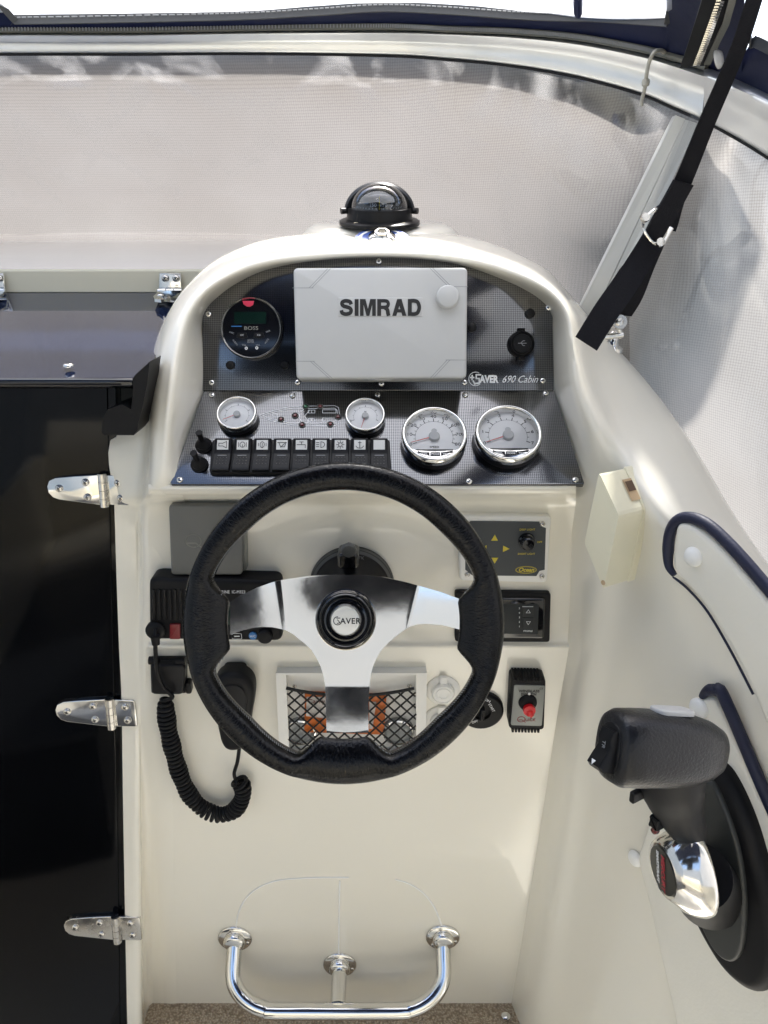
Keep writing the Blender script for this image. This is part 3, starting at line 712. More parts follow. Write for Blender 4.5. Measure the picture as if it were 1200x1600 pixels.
# ------------------------------------------------------------------ canopy above the frame
cn = Thing('canopy', 'navy boat canopy with clear windows and zips above the windscreen', 'canopy', o=wpt(600, 30, 1.1))
def sheet(pts, m, name, th=.002, parent=None):
    g = G(); f = [cn.W(*p) for p in pts]; k = len(f); d = Vector((0, th, th * .3))
    g.add(f + [p + d for p in f], [tuple(range(k))[::-1], tuple(range(k, 2 * k))] + [(i, (i + 1) % k, (i + 1) % k + k, i + k) for i in range(k)])
    return cn.part(name, g, m, parent)
def strip(top, bottom, m, name, k=5, off=0):
    g = G(); rr = []
    for a, b in zip(top, bottom):
        rr.append([cn.W(a[0] + (b[0] - a[0]) * t, a[1] + (b[1] - a[1]) * t, a[2] + (b[2] - a[2]) * t + off - .004 * math.sin(math.pi * t)) for t in (0, .33, .66, 1)])
    g.grid(catgrid(rr, k, 2)); return cn.part(name, g, m, smooth=80)
fb = [(-500, 58, 1.135), (-200, 56, 1.135), (0, 53, 1.135), (200, 53, 1.135), (400, 50, 1.13), (600, 48, 1.12), (700, 49.5, 1.105), (800, 53, 1.08), (900, 62, 1.045), (1000, 80, 1.005), (1060, 96, .98), (1100, 110, .95), (1150, 126, .90), (1200, 148, .85), (1300, 200, .76), (1450, 290, .66)]
ft = [(-500, 30, 1.11), (-200, 28, 1.11), (0, 26, 1.11), (200, 26, 1.11), (400, 20, 1.105), (600, 9, 1.09), (700, 13, 1.07), (800, 20, 1.05), (900, 25, 1.015), (1000, 30, .97), (1048, 33, .94)]
strip(ft, fb[:11], NAVY, 'lower_band')
strip([(1048, -400, .60), (1100, -400, .55), (1180, -400, .5)], [(1040, 90, .982), (1100, 109, .95), (1158, 130, .895)], NAVY, 'corner_panel', off=.002)
strip([(1180, 55, .85), (1210, 72, .83), (1320, 130, .74), (1450, 220, .64)], [(1140, 122, .905), (1200, 148, .85), (1300, 200, .76), (1450, 290, .66)], NAVY, 'side_band')
# corner upstand between window and corner panel at far left
sheet([(-40, -60, 1.06), (2, 8, 1.09), (22, 30, 1.108), (16, 40, 1.112), (-60, 40, 1.112)], NAVY, 'window_corner')
# clear windows
def wrows(lo, xs_off=0):
    return [[cn.W(x, y, Y), cn.W(x, y - 250, Y - .26), cn.W(x * 1.05 - 30, y - 800, Y - .52)] for x, y, Y in lo]
g = G(); g.grid(catgrid(wrows([(-500, 32, 1.112), (0, 28, 1.112), (400, 22, 1.107), (600, 11, 1.092), (800, 22, 1.052), (1050, 35, .942)]), 4, 4)); cn.part('front_window', g, VINYL, smooth=80)
g = G(); g.grid([[cn.W(1182, 62, .85), cn.W(1215, -40, .78), cn.W(1250, -400, .55)], [cn.W(1330, 140, .74), cn.W(1500, 0, .6), cn.W(1700, -400, .45)], [cn.W(1500, 260, .6), cn.W(1900, 100, .4), cn.W(2300, -400, .25)]]); cn.part('side_window', g, VINYL, smooth=80)
# black welt tape and stitching along the window edge
wl = [(22, 31, 1.104), (150, 29, 1.104), (300, 26, 1.103), (400, 23, 1.10), (500, 17, 1.09), (600, 11, 1.083), (700, 15, 1.063), (800, 22, 1.043), (870, 25, 1.02), (930, 26, 1.0), (1000, 30, .962), (1045, 33, .935)]
g = G(); pp = catmull([cn.W(*p) for p in wl], 6); g.band(pp, .011, .002, side=(0, .3, 1)); cn.part('window_welt', g, TAPE)
g = G(); g.band([cn.W(1045, 36, .934), cn.W(1049, 15, .92), cn.W(1054, -10, .90), cn.W(1060, -60, .87)], .010, .002, side=(1, 0, 0)); cn.part('window_welt', g, TAPE)
g = G(); g.band([cn.W(24, 33, 1.103), cn.W(12, 20, 1.095), cn.W(0, 6, 1.085), cn.W(-20, -20, 1.06)], .008, .002, side=(.7, 0, .7)); cn.part('window_welt', g, TAPE)
g = G(); g.band(catmull([cn.W(1172, -40, .80), cn.W(1172, 60, .845), cn.W(1182, 66, .842), cn.W(1210, 80, .822), cn.W(1300, 125, .74)], 5), .009, .002, side=(0, .3, 1)); cn.part('window_welt', g, TAPE)
g = G(); random.seed(3)
for i in range(len(pp) - 1):
    for t in (0, .5):
        a = pp[i].lerp(pp[i + 1], t) + Vector((0, -.0025, .002)); g.tube([a, a.lerp(a + (pp[i + 1] - pp[i]), .35)], .0007, 4)
cn.part('stitching', g, GINK, kind='stuff')
# zips: tape and coil of teeth
zl = [(x, y - 7 if x < 700 else y - 4, Y - .012) for x, y, Y in fb[:11]]
g = G(); zp = catmull([cn.W(*p) for p in zl], 8); g.band(zp, .007, .0015, side=(0, .3, 1)); cn.part('zip_tape', g, ZIP)
g = G()
for i in range(len(zp) - 1):
    for t in (0, .2, .4, .6, .8):
        a = zp[i].lerp(zp[i + 1], t) + Vector((0, -.0015, 0)); g.add([a + Vector((-.0007, -.001, -.002)), a + Vector((.0007, -.001, -.002)), a + Vector((.0007, -.001, .002)), a + Vector((-.0007, -.001, .002)), a + Vector((-.0007, .001, -.002)), a + Vector((.0007, .001, -.002)), a + Vector((.0007, .001, .002)), a + Vector((-.0007, .001, .002))], [(0, 1, 2, 3), (1, 5, 6, 2), (4, 0, 3, 7), (3, 2, 6, 7)])
cn.part('zip_teeth', g, GINK, kind='stuff')
vz = [(1142, -60, .74), (1122, 5, .795), (1108, 45, .835), (1096, 78, .87), (1086, 103, .90)]
vp = catmull([cn.W(*p) for p in vz], 10)
g = G(); g.band(vp, .03, .0015, side=(1, 0, 0)); cn.part('zip_tape', g, BLKM, label='black vertical zip tape at the canopy corner')
g = G()
for i in range(len(vp) - 1):
    d = (vp[i + 1] - vp[i])
    for s in (0, .5):
        a = vp[i] + d * s + Vector((0, -.003, 0)); sd_ = (-1 if s else 1)
        g.tube([a + Vector((sd_ * .0035, 0, 0)), a + Vector((-sd_ * .0005, -.0008, 0))], .0011, 5)
cn.part('zip_teeth', g, BRUSH, kind='stuff')
g = G(); g.band([cn.W(1160, -80, .72), cn.W(1143, 5, .78), cn.W(1134, 38, .82), cn.W(1118, 70, .86), cn.W(1105, 100, .89)], .006, .002, side=(1, 0, 0)); cn.part('flap_binding', g, ZIP)
g = G(); p = cn.W(1120, 93, .87); g.T = Matrix.Translation(p) @ Matrix.Rotation(R(70), 4, 'X') @ Matrix.Rotation(R(50), 4, 'Y'); g.lathe([(.0085, 0), (.0085, .002), (.006, .005), (0, .006)], 20, sx=1.2); cn.part('turn_button', g, BTN)
g = G(); g.tube([cn.W(903, -20, .96), cn.W(903, 5, .965), cn.W(903, 20, .97), cn.W(903, 27, .972)], [.009, .010, .009, .005], 10, flat=.5); cn.part('pull_tab', g, NAVY)
# roof of the canopy over the cockpit
g = G(); g.grid(catgrid([[cn.V((x, y, z + .06 * (1 - (x / 1.0) ** 2))) for y, z in ((.42, 2.0), (.2, 2.05), (-.1, 2.08), (-.6, 2.09))] for x in (-1.25, -.6, 0, .5, 1.15)], 3, 3)); cn.part('roof', g, NAVY, smooth=80)
g = G(); g.grid([[cn.V((x, -.6 + .03 * math.sin(x * 9), z)) for x, z in ((k * .19, 1.47), (k * .19, 1.72), (k * .80, 1.78), (k * .85, 2.11))] for k in (-1, -.6, -.2, .2, .6, 1)]); cn.part('reflection_screen', g, STRAP)  # unseen dark sheet, added and shaped to darken panel and spoke reflections

def outp(x, y, Y, k=.11): return cn.V(wpt(x, y, Y) + Vector((.03, k, .05)))
lo_ = [(560, 92, 1.13), (640, 99, 1.12), (720, 112, 1.11), (800, 136, 1.10), (870, 168, 1.08), (940, 214, 1.06), (990, 236, 1.04), (1030, 240, 1.0)]
hi_ = [(560, 60, 1.12), (640, 58, 1.11), (720, 58, 1.09), (800, 62, 1.06), (870, 70, 1.04), (940, 84, 1.02), (990, 100, .99), (1040, 110, .96)]
g = G(); g.grid(catgrid([[outp(*a), outp(*b)] for a, b in zip(hi_, lo_)], 4, 4)); cn.part('shade_flap', g, NAVY, smooth=80)  # flap added outside the cover to cast the dark band on it
# ------------------------------------------------------------------ strap, buckle, shackle, cord loop
sp = Thing('canopy_strap', 'long black webbing strap running from the canopy down to a shackle', 'strap', o=wpt(1000, 450, .93))
w = lambda x, y, Y: sp.W(x, y, Y)
g = G(); g.band(catmull([w(1196, -60, .74), w(1161, 55, .79), w(1136, 118, .82), w(1105, 190, .85), (w(1077, 260, .875)), w(1056, 310, .885), w(1045, 345, .89), w(1040, 358, .892)], 5), [.013 + .0003 * i for i in range(40)], .0016, side=(1, 0, 0)); sp.part('upper_webbing', g, STRAP)
g = G(); g.band(catmull([w(1068, 285, .870), w(1046, 325, .878), w(1028, 358, .882), w(1020, 372, .884)], 4), .030, .0025, side=(1, .3, .35)); sp.part('folded_webbing', g, STRAP)
g = G(); g.band(catmull([w(1027, 368, .90), w(1005, 420, .93), w(988, 465, .955), w(972, 492, .97)], 5), .026, .0016, side=(1, 0, .2)); sp.part('anchor_webbing', g, STRAP)
g = G(); P_ = [w(1022, 372, .878), w(1000, 408, .872), w(975, 447, .862), w(945, 490, .85), w(916, 537, .84), w(908, 540, .838)]
g.band(catmull(P_[:5], 5), [.0265] * 8 + [.028] * 20, .0018, side=(1, .2, .45)); sp.part('loose_tail', g, STRAP)
g = G(); g.tube(smooth_poly([w(1008, 340, .868), w(1003, 356, .866), w(1018, 380, .864), w(1034, 384, .866), w(1038, 378, .868)], 2, False), .0017, 8)
g.tube(smooth_poly([w(1008, 342, .867), w(1020, 330, .872), w(1032, 322, .876)], 1, False), .0022, 8); g.tube([w(1034, 382, .866), w(1049, 356, .868)], .0026, 8); sp.part('buckle_ring', g, CHROME)
for x, y in ((1008, 340), (1031, 379)):
    g = G(); g.T = Matrix.Translation(w(x, y, .863)) @ Matrix.Rotation(R(75), 4, 'X'); g.lathe([(.0045, -.003), (.005, 0), (.0045, .003), (0, .0036)], 10); sp.part('buckle_roller', g, BRUSH)
sh = Thing('strap_shackle', 'chrome shackle and deck eye at the foot of the black strap', 'shackle', o=wpt(955, 545, 1.0))
w = lambda x, y, Y: sh.W(x, y, Y)
g = G(); g.T = Matrix.Translation(w(956, 545, .985)); g.lathe([(.0135, -.004), (.0135, .001), (.009, .004), (.0075, .006), (.0075, .018), (.004, .022), (0, .023)], 20); sh.part('deck_eye', g, CHROME)
g = G(); g.tube(smooth_poly([w(946, 534, .982), w(946, 512, .98), w(956, 500, .98), w(967, 510, .98), w(968, 528, .982)], 2, False), .0038, 10); sh.part('shackle_bow', g, CHROME)
g = G(); g.tube([w(941, 527, .98), w(973, 523, .98)], .0042, 12); sh.part('shackle_pin', g, CHROME)
g = G(); g.T = Matrix.Translation(w(968, 503, .965)) @ Matrix.Rotation(R(80), 4, 'X'); g.lathe([(.0035, -.003), (.0085, -.003), (.0095, 0), (.0085, .003), (.0035, .003), (.0035, -.003)], 20, cap=False); sh.part('strap_eye', g, BRUSH)
g = G(); g.T = Matrix.Translation(w(968, 503, .962)) @ Matrix.Rotation(R(80), 4, 'X'); g.lathe([(.0045, -.004), (.0045, .004), (0, .005)], 12); sh.part('rivet', g, BRUSH)
cl = Thing('cord_loop', 'small grey shock cord loop hanging over the frame near the corner', 'cord', o=wpt(1015, 120, .95))
g = G(); g.tube(catmull([cl.W(1042, 86, .985), cl.W(1034, 79, .965), cl.W(1022, 82, .952), cl.W(1014, 98, .958), cl.W(1010, 118, .962), cl.W(1007, 140, .975), cl.W(1003, 155, .98), cl.W(1002, 166, .98)], 6), .0022, 8)
cl.part('cord', g, CORDM)
g = G(); g.T = Matrix.Translation(cl.W(1009, 129, .966)); g.lathe([(0, -.005), (.004, -.003), (.0045, 0), (.004, .003), (0, .005)], 12); cl.part('knot', g, CORDM)
# ================================================================== INSTRUMENT PANELS
pa = Thing('upright_instrument_panel', 'black carbon weave panel with arched top under the console hood', 'instrument panel', FA, (0, 0, 0))
o = [(317, 611), (316.5, 550), (317, 497), (322, 480), (335, 466), (360, 449), (400, 428), (440, 415), (480, 408), (535, 403), (590, 402), (645, 403.5), (700, 410), (740, 419), (780, 434), (815, 450), (840, 464), (856, 478), (863, 496), (864, 550), (864.5, 611)]
op = [pa.P(*p) for p in o]; ctop = catmull(op[2:18], 3)
g = G(); g.prism([op[0]] + ctop + op[18:], -.003, .003, bev=.0012); pa.part('carbon_sheet', g, CARBON)
for x, y in ((592, 408.5), (326, 491), (331, 598), (465, 598), (596, 599.5), (726, 598), (848, 595), (857, 481)):
    p = pa.P(x, y, .003); screw(pa, p.x, p.y, .003, .0037)
for x, y, r in ((360, 571, .0055), (445, 571, .005), (737, 512, .0058), (828, 490, .006)):
    p = pa.P(x, y, .003); g = G(); g.lathe([(r, 0), (r, .002), (r * .7, .0035), (0, .0038)], 18, p.x, p.y); g.T = Matrix(); 
    for i in range(len(g.v)): g.v[i].z += .003
    pa.part('blanking_plug', g, BLK)
def tag_text(t, s, px0, px1, py, h, m, size, **k):
    a = t.P(px0, py, h); b = t.P(px1, py, h); z = h - t.o.z + .0002
    me = text_mesh(s, size, m, **k); xs_ = [v.co.x for v in me.vertices]; w0 = max(xs_) - min(xs_)
    ob = bpy.data.objects.new('lettering', me); COL.objects.link(ob); ob.parent = t.e
    sx = (b.x - a.x) / w0; ob.scale = (sx, 1, 1); ob.location = (a.x - min(xs_) * sx, a.y, z); return ob
tag_text(pa, 'AVER', 749, 779, 593, .003, WINK, .0125, bold=.0006)
tag_text(pa, '690 Cabin', 785, 841, 593, .003, WINK, .0125, shear=.45)
g = G(); c = pa.P(743, 592, .0033)
k = .0085
strokes(g, [[(c.x + k * math.cos(R(a)), c.y + k * math.sin(R(a))) for a in range(60, 330, 18)]], .0008, .0034)
strokes(g, [[(c.x + x * k, c.y + y * k) for x, y in ((.75, .6), (.1, .6), (.1, .05), (.55, .05), (.55, -.6), (-.1, -.7))], [(c.x - .5 * k, c.y + .5 * k), (c.x - .5 * k, c.y - .1 * k)], [(c.x - .75 * k, c.y + .2 * k), (c.x - .25 * k, c.y + .2 * k)], [(c.x - .35 * k, c.y - .3 * k), (c.x - .1 * k, c.y - .75 * k)]], .0017, .0034)
pa.part('emblem', g, WINK)

# chartplotter sun cover
cp = Thing('chartplotter_cover', 'light grey plastic cover lettered on its front with a round knob at the right', 'chartplotter cover', FA, FA.loc(594, 505, .003))
H = .036
g = G(); q = [cp.P(*p, H + .003) for p in ((457.5, 417), (731, 416.5), (729.5, 591), (462.5, 592))]
def roundpoly(q, r, k=4):
    out = []
    n = len(q)
    for i in range(n):
        p = Vector(q[i][:2]); a = (Vector(q[i - 1][:2]) - p).normalized(); b = (Vector(q[(i + 1) % n][:2]) - p).normalized()
        s = p + a * r; e = p + b * r
        for j in range(k + 1):
            t = j / k; out.append(s * (1 - t) ** 2 + p * 2 * t * (1 - t) + e * t * t)
    return out
g.prism(roundpoly(q, .006), .0, H, bev=.0035); cp.part('cover_shell', g, LGREY)
g = G()
for L_ in ([(457, 449), (487, 449), (516, 419)], [(731, 447), (701, 447), (672, 418)], [(462, 564), (489, 564), (519, 591)], [(730, 562), (699, 562), (673, 590)]):
    pts = [cp.P(x, y, H + .003) for x, y in L_]
    strokes(g, [pts], .0007, H + .0001)
    sgn = 1 if L_[0][0] < 600 else -1; up_ = 1 if L_[0][1] < 500 else -1
    strokes(g, [[cp.P(L_[1][0] + sgn * 2, L_[1][1] + up_ * 0, H + .003), cp.P(L_[1][0] - sgn * 3, L_[1][1], H + .003)], [cp.P(L_[1][0] - sgn * 4.5, L_[1][1], H + .003), cp.P(L_[2][0] - sgn * 4.5, L_[2][1], H + .003)]], .0007, H + .0001)
cp.part('corner_groove', g, GINK, kind='stuff')
fr_ = [cp.P(*p, H + .003) for p in ((528, 464), (661, 464), (661, 494), (528, 494))]
g = G(); g.prism(roundpoly(fr_, .002), H - .001, H + .0006, bev=.0005); cp.part('name_plate', g, LGREY)
a = cp.P(531, 479, H + .004); 
gg, wd_ = heavy('SIMRAD', 0); aa = cp.P(530.5, 493, H + .0036); bb = cp.P(658.5, 493, H + .0036); tt_ = cp.P(530, 466.5, H + .0036)
for v in gg.v: v.x = v.x / wd_ * (bb.x - aa.x) + aa.x; v.y = v.y * (tt_.y - aa.y) + aa.y; v.z += H + .0009
cp.part('lettering', gg, INK)
p = cp.P(700, 463, H + .008)
g = G(); g.lathe([(.0138, H), (.0138, H + .006), (.0128, H + .0085), (.0115, H + .0092), (0, H + .0092)], 36, p.x, p.y); cp.part('knob', g, LGREY)
g = G(); x0 = cp.P(575, 592, .02); g.prism([cp.P(575, 590, .03), cp.P(612, 590, .03), cp.P(612, 594, .03), cp.P(575, 594, .03)], .012, .03); cp.part('release_tab', g, LGREY)

# marine radio
rd = Thing('round_stereo', 'round black marine stereo with silver ring and pink power button', 'stereo', FA, FA.loc(393, 514, .003))
H = .012; c = rd.P(391, 511.5, H + .003); r = (rd.P(438.5, 511, H + .003) - rd.P(343.5, 511, H + .003)).x / 2
g = G(); g.lathe([(r * 1.01, 0), (r * 1.02, H * .6), (r * .98, H * .75)], 48, c.x, c.y); rd.part('housing', g, BLK)
g = G(); g.lathe([(r, H * .6), (r, H * .95), (r * .975, H * 1.05), (r * .94, H * .9), (r * .935, H * .6)], 64, c.x, c.y, cap=False); rd.part('silver_ring', g, CHROME)
g = G(); g.disc(c.x, c.y, H * .86, r * .94, 48); rd.part('face', g, BLKG)
z = H * .86 + .0006; px2m = r / 47.5
def rp(x, y): return (c.x + (x - 391) * px2m, c.y - (y - 511.5) * px2m)
g = G(); g.prism([rp(x, y) for x, y in ((378.5, 470), (380, 475), (385, 478.5), (390, 479), (395, 476), (396.5, 470))][::-1], z - .001, z + .001, bev=.0004); rd.part('power_button', g, PINK)
g = G(); g.prism([rp(*p) for p in ((365, 487), (415, 487), (415, 505), (365, 505))], z - .001, z); rd.part('display', g, LCD)
g = G(); strokes(g, [[rp(361, 509), rp(376, 509)]], .0012, z); rd.part('blue_bar', g, BLUE)
x_, y_ = rp(391.5, 512); text(rd, 'BOSS', .0062, x_, y_, z, FADE, sx=1.25)
for s_, x, y, rz in (('DISC', 361, 519, -20), ('PAIR', 418, 517, 20), ('AUDIO', 366, 534, -50), ('MUTE', 416, 532, 55), ('VOL', 380, 538, -8), ('VOL', 402, 538, 8), ('BAND', 390.5, 530.5, 0), ('ENTER', 390.5, 533.5, 0)):
    x_, y_ = rp(x, y); text(rd, s_, .0028, x_, y_, z, GINK, rz=R(rz))
for x, y in ((377, 523), (403.5, 523)):
    g = G(); g.prism([rp(x + a, y + b) for a, b in ((-7, -4), (7, -4), (9, 3), (0, 5), (-9, 3))], z - .0005, z + .0008, bev=.0003); rd.part('skip_button', g, BLK)
    x_, y_ = rp(x, y); text(rd, '>>' if x > 390 else '<<', .004, x_, y_, z + .001, WINK)
for x, y in ((383.5, 543), (400, 542.5)):
    g = G(); x_, y_ = rp(x, y); g.at(x_, y_, z); g.lathe([(.0018, 0), (.0018, .0005), (.0009, .0005), (.0009, 0)], 14, cap=False); rd.part('volume_button', g, WINK)
x_, y_ = rp(391, 527)

# USB socket
us = Thing('usb_socket', 'round black capped usb socket on the right of the upright panel', 'socket', FA, FA.loc(814, 538, .003))
g = G(); g.lathe([(.0165, 0), (.0165, .003), (.0155, .006), (.0135, .008), (.0128, .0065), (.0118, .0065), (.0112, .0085), (0, .009)], 40); us.part('socket_cap', g, BLKM)
for s in (1, -1):
    g = G(); g.box((0, s * .0165, .002), (.009, .006, .004), bev=.001); us.part('cap_lug', g, BLKM)
g = G(); strokes(g, [[(-.005, 0), (.005, 0)], [(-.002, 0), (.001, .003), (.003, .003)], [(-.001, 0), (.001, -.0028), (.003, -.0028)]], .0007, .0092); us.part('usb_mark', g, GINK)

# sloping dash
pb = Thing('sloping_dash_panel', 'silvery carbon weave dash panel with screws and an engraved boat diagram', 'dash panel', FB, (0, 0, 0))
g = G(); g.prism([pb.P(*p) for p in ((319, 612.5), (866, 612.5), (912, 756), (911, 759), (269, 759), (267, 756))], -.003, .003, bev=.001); pb.part('carbon_sheet', g, CARBON)
for x, y in ((331, 617), (457, 618), (590, 617), (727, 617), (853, 614.5), (281, 750), (733, 752), (899, 750)):
    p = pb.P(x, y, .003); screw(pb, p.x, p.y, .003, .0038)
def bp(x, y): p = pb.P(x, y, .003); return (p.x, p.y)
g = G(); Z = .0033
for top in (1, -1):
    for k in (0, 4):
        yy = 650 - top * (16 - k)
        pts = [bp(404 + k * 1.6, 650), bp(415 + k, 650 - top * 4.5 + (top * k * .3)), bp(430 + k, 650 - top * (9 - k * .5)), bp(452, 650 - top * (14 - k * .8)), bp(470, yy + top), bp(523, yy), bp(529 - k * .6, yy + top * 3), bp(531 - k * .8, 650)]
        strokes(g, [pts], .0007, Z)
strokes(g, [[bp(478, 637), bp(468, 645), bp(468, 654), bp(474, 662)], [bp(484, 641), bp(476, 650), bp(482, 660)]], .0007, Z)
for x, y in ((482, 643), (482, 656)):
    strokes(g, [[bp(x, y - 2), bp(x + 10, y - 2), bp(x + 10, y + 2.5), bp(x, y + 2.5), bp(x, y - 2)], [bp(x + 5, y - 2), bp(x + 5, y + 2.5)]], .0006, Z)
for x, y in ((504, 643), (504, 656)):
    strokes(g, [[bp(x, y - 2.5), bp(x + 21, y - 2.5), bp(x + 21, y + 2.5), bp(x, y + 2.5), bp(x, y - 2.5)]], .0007, Z)
strokes(g, [[bp(426, 647), bp(433, 647), bp(433, 651), bp(426, 651), bp(426, 647)]], .0006, Z)
pb.part('boat_diagram', g, WINK)
for x, y, m in ((477.6, 635, GRN), (500, 635, DRED), (461, 649, DRED), (439, 655, DRED), (472, 663.5, DRED), (528, 651, DRED), (516, 662.5, DRED)):
    p = pb.P(x, y, .004); g = G(); g.lathe([(.0042, 0), (.0042, .001), (.0032, .0018), (.0025, .001)], 16, mi=0, cap=False); g.lathe([(.0026, .0012), (.0019, .0024), (0, .003)], 12, mi=1)
    o = mesh_obj('indicator_light', g, [DGREY, m]); o.parent = pb.e; o.location = (p.x, p.y, .003); o['label'] = ('green' if m is GRN else 'dark red') + ' indicator light'

def gauge(px, py, rx, label, big, H, marks, group, title=None):
    f = FB; h = H + .003
    c0 = f.loc(px, py, h); r = (f.loc(px + rx, py, h) - f.loc(px - rx, py, h)).x / 2
    t = Thing('gauge', label, 'gauge', FB, (c0.x, c0.y, .003), group=group)
    g = G(); g.lathe([(r * 1.0, 0), (r * 1.0, H * .55), (r * .95, H * .62)], 56, cap=False); t.part('housing', g, BLK)
    rg = []
    for i in range(8): a = math.pi * i / 7; rg.append((r * .935 + r * .075 * math.cos(a), H * .62 + H * .38 * math.sin(a)))
    g = G(); g.lathe([(r * 1.01, H * .45)] + rg + [(r * .84, H * .45)], 72, cap=False); t.part('bezel', g, CHROME, smooth=60)
    zd = H * .5
    g = G(); g.disc(0, 0, zd, r * .87, 56); dial = t.part('dial', g, DIAL)
    g = G(); R0 = r * .58; n = marks['n']
    for i in range(n * marks.get('minor', 2) + 1):
        a = R(marks['a0'] + (marks['a1'] - marks['a0']) * i / (n * marks.get('minor', 2))); L_ = .1 if i % marks.get('minor', 2) == 0 else .05
        strokes(g, [[(R0 * math.cos(a), R0 * math.sin(a)), ((R0 + L_ * r) * math.cos(a), (R0 + L_ * r) * math.sin(a))]], r * (.024 if L_ > .06 else .014), zd + .0004)
    strokes(g, [[(R0 * math.cos(R(a)), R0 * math.sin(R(a))) for a in range(int(marks['a1']), int(marks['a0']) + 1, 6)]], r * .008, zd + .0003)
    t.part('scale_marks', g, INK, dial)
    for i, s_ in enumerate(marks['num']):
        if not s_: continue
        a = R(marks['a0'] + (marks['a1'] - marks['a0']) * i / (len(marks['num']) - 1)); rr = r * .76
        text(t, s_, r * .15, rr * math.cos(a), rr * math.sin(a), zd + .0004, INK, dial, sx=1.25)
    if title: text(t, title, r * .09, 0, -r * .36 if big else r * .3, zd + .0004, INK, dial, sx=1.2)
    a = R(marks['needle']); d = Vector((math.cos(a), math.sin(a))); nn = Vector((-d.y, d.x))
    g = G(); g.prism([nn * r * .02, -nn * r * .02, d * r * .74 - nn * r * .006, d * r * .74 + nn * r * .006], zd + .002, zd + .0026); t.part('needle', g, MT['needle_red'])
    g = G(); g.lathe([(r * .17, zd), (r * .17, zd + .0035), (r * .15, zd + .0045), (0, zd + .0048)], 28)
    if big: g.lathe([(r * .085, zd), (r * .085, zd + .0042), (0, zd + .0046)], 20, 0, r * .17)
    t.part('hub_cap', g, LGREY)
    g = G(); g.lathe([(r * .86, H * .8), (r * .5, H * .84), (0, H * .86)], 48, cap=False); t.part('glass', g, LENS)
    if big:
        g = G(); g.prism([(-r * .56, -r * .44), (r * .56, -r * .44), (r * .56, -r * .56), (-r * .56, -r * .56)], zd + .0002, zd + .0008); t.part('display_strip', g, DGREY)
        # chrome apron carrying three keys
        ap = [(r * .9 * math.cos(R(a)), r * .9 * math.sin(R(a))) for a in range(215, 326, 6)]
        ap += [(r * .55, -r * .60), (0, -r * .64), (-r * .55, -r * .60)]
        g = G(); g.prism(ap, zd, H * .93, bev=.001); t.part('apron', g, CHROME)
        for x0, x1, s_ in ((-.52, -.17, 'TRIM-'), (-.15, .15, 'MODE'), (.17, .52, 'TRIM+')):
            yb = lambda x: -math.sqrt(max(0, .86 ** 2 - x * x)) + .01
            pts = [(x0 * r, -.70 * r), (x1 * r, -.70 * r)] if abs(x0) < .3 or abs(x1) < .3 else []
            pts = [(x0 * r, -.685 * r), (x1 * r, -.685 * r), (x1 * r, max(-.85, yb(x1) + .02) * r), (x0 * r, max(-.85, yb(x0) + .02) * r)]
            g = G(); g.prism(pts, H * .9, H * .98, bev=.0004); k = t.part('key', g, BLK)
            text(t, s_, r * .088, (x0 + x1) / 2 * r, -.765 * r, H * .98 + .0002, WINK, k)
    return t
pbr('needle_red', (.65, .10, .07), .4)
gauge(369, 643.5, 31.5, 'small white gauge above the toggle knobs, beside the bow of the boat diagram', False, .014, dict(n=4, a0=215, a1=-35, num=['', '', '', '', ''], needle=205), 'small round gauges on the sloping dash')
gauge(570.5, 646, 31.5, 'small white gauge to the right of the boat diagram, above the anchor switch', False, .014, dict(n=4, a0=200, a1=-20, num=['0', '', '', '', ''], needle=255), 'small round gauges on the sloping dash', 'PSI')
gauge(679, 676, 51.5, 'large white speed gauge numbered 0 to 80, left one of the big pair', True, .020, dict(n=8, a0=200, a1=-20, num=['0', '10', '20', '30', '40', '50', '60', '70', '80'], needle=197), 'large round gauges on the sloping dash', 'SPEED')
gauge(795.5, 674, 52.5, 'large white rev counter numbered 0 to 7, right one of the big pair', True, .020, dict(n=7, a0=200, a1=-20, num=['0', '1', '2', '3', '4', '5', '6', '7'], needle=200), 'large round gauges on the sloping dash')

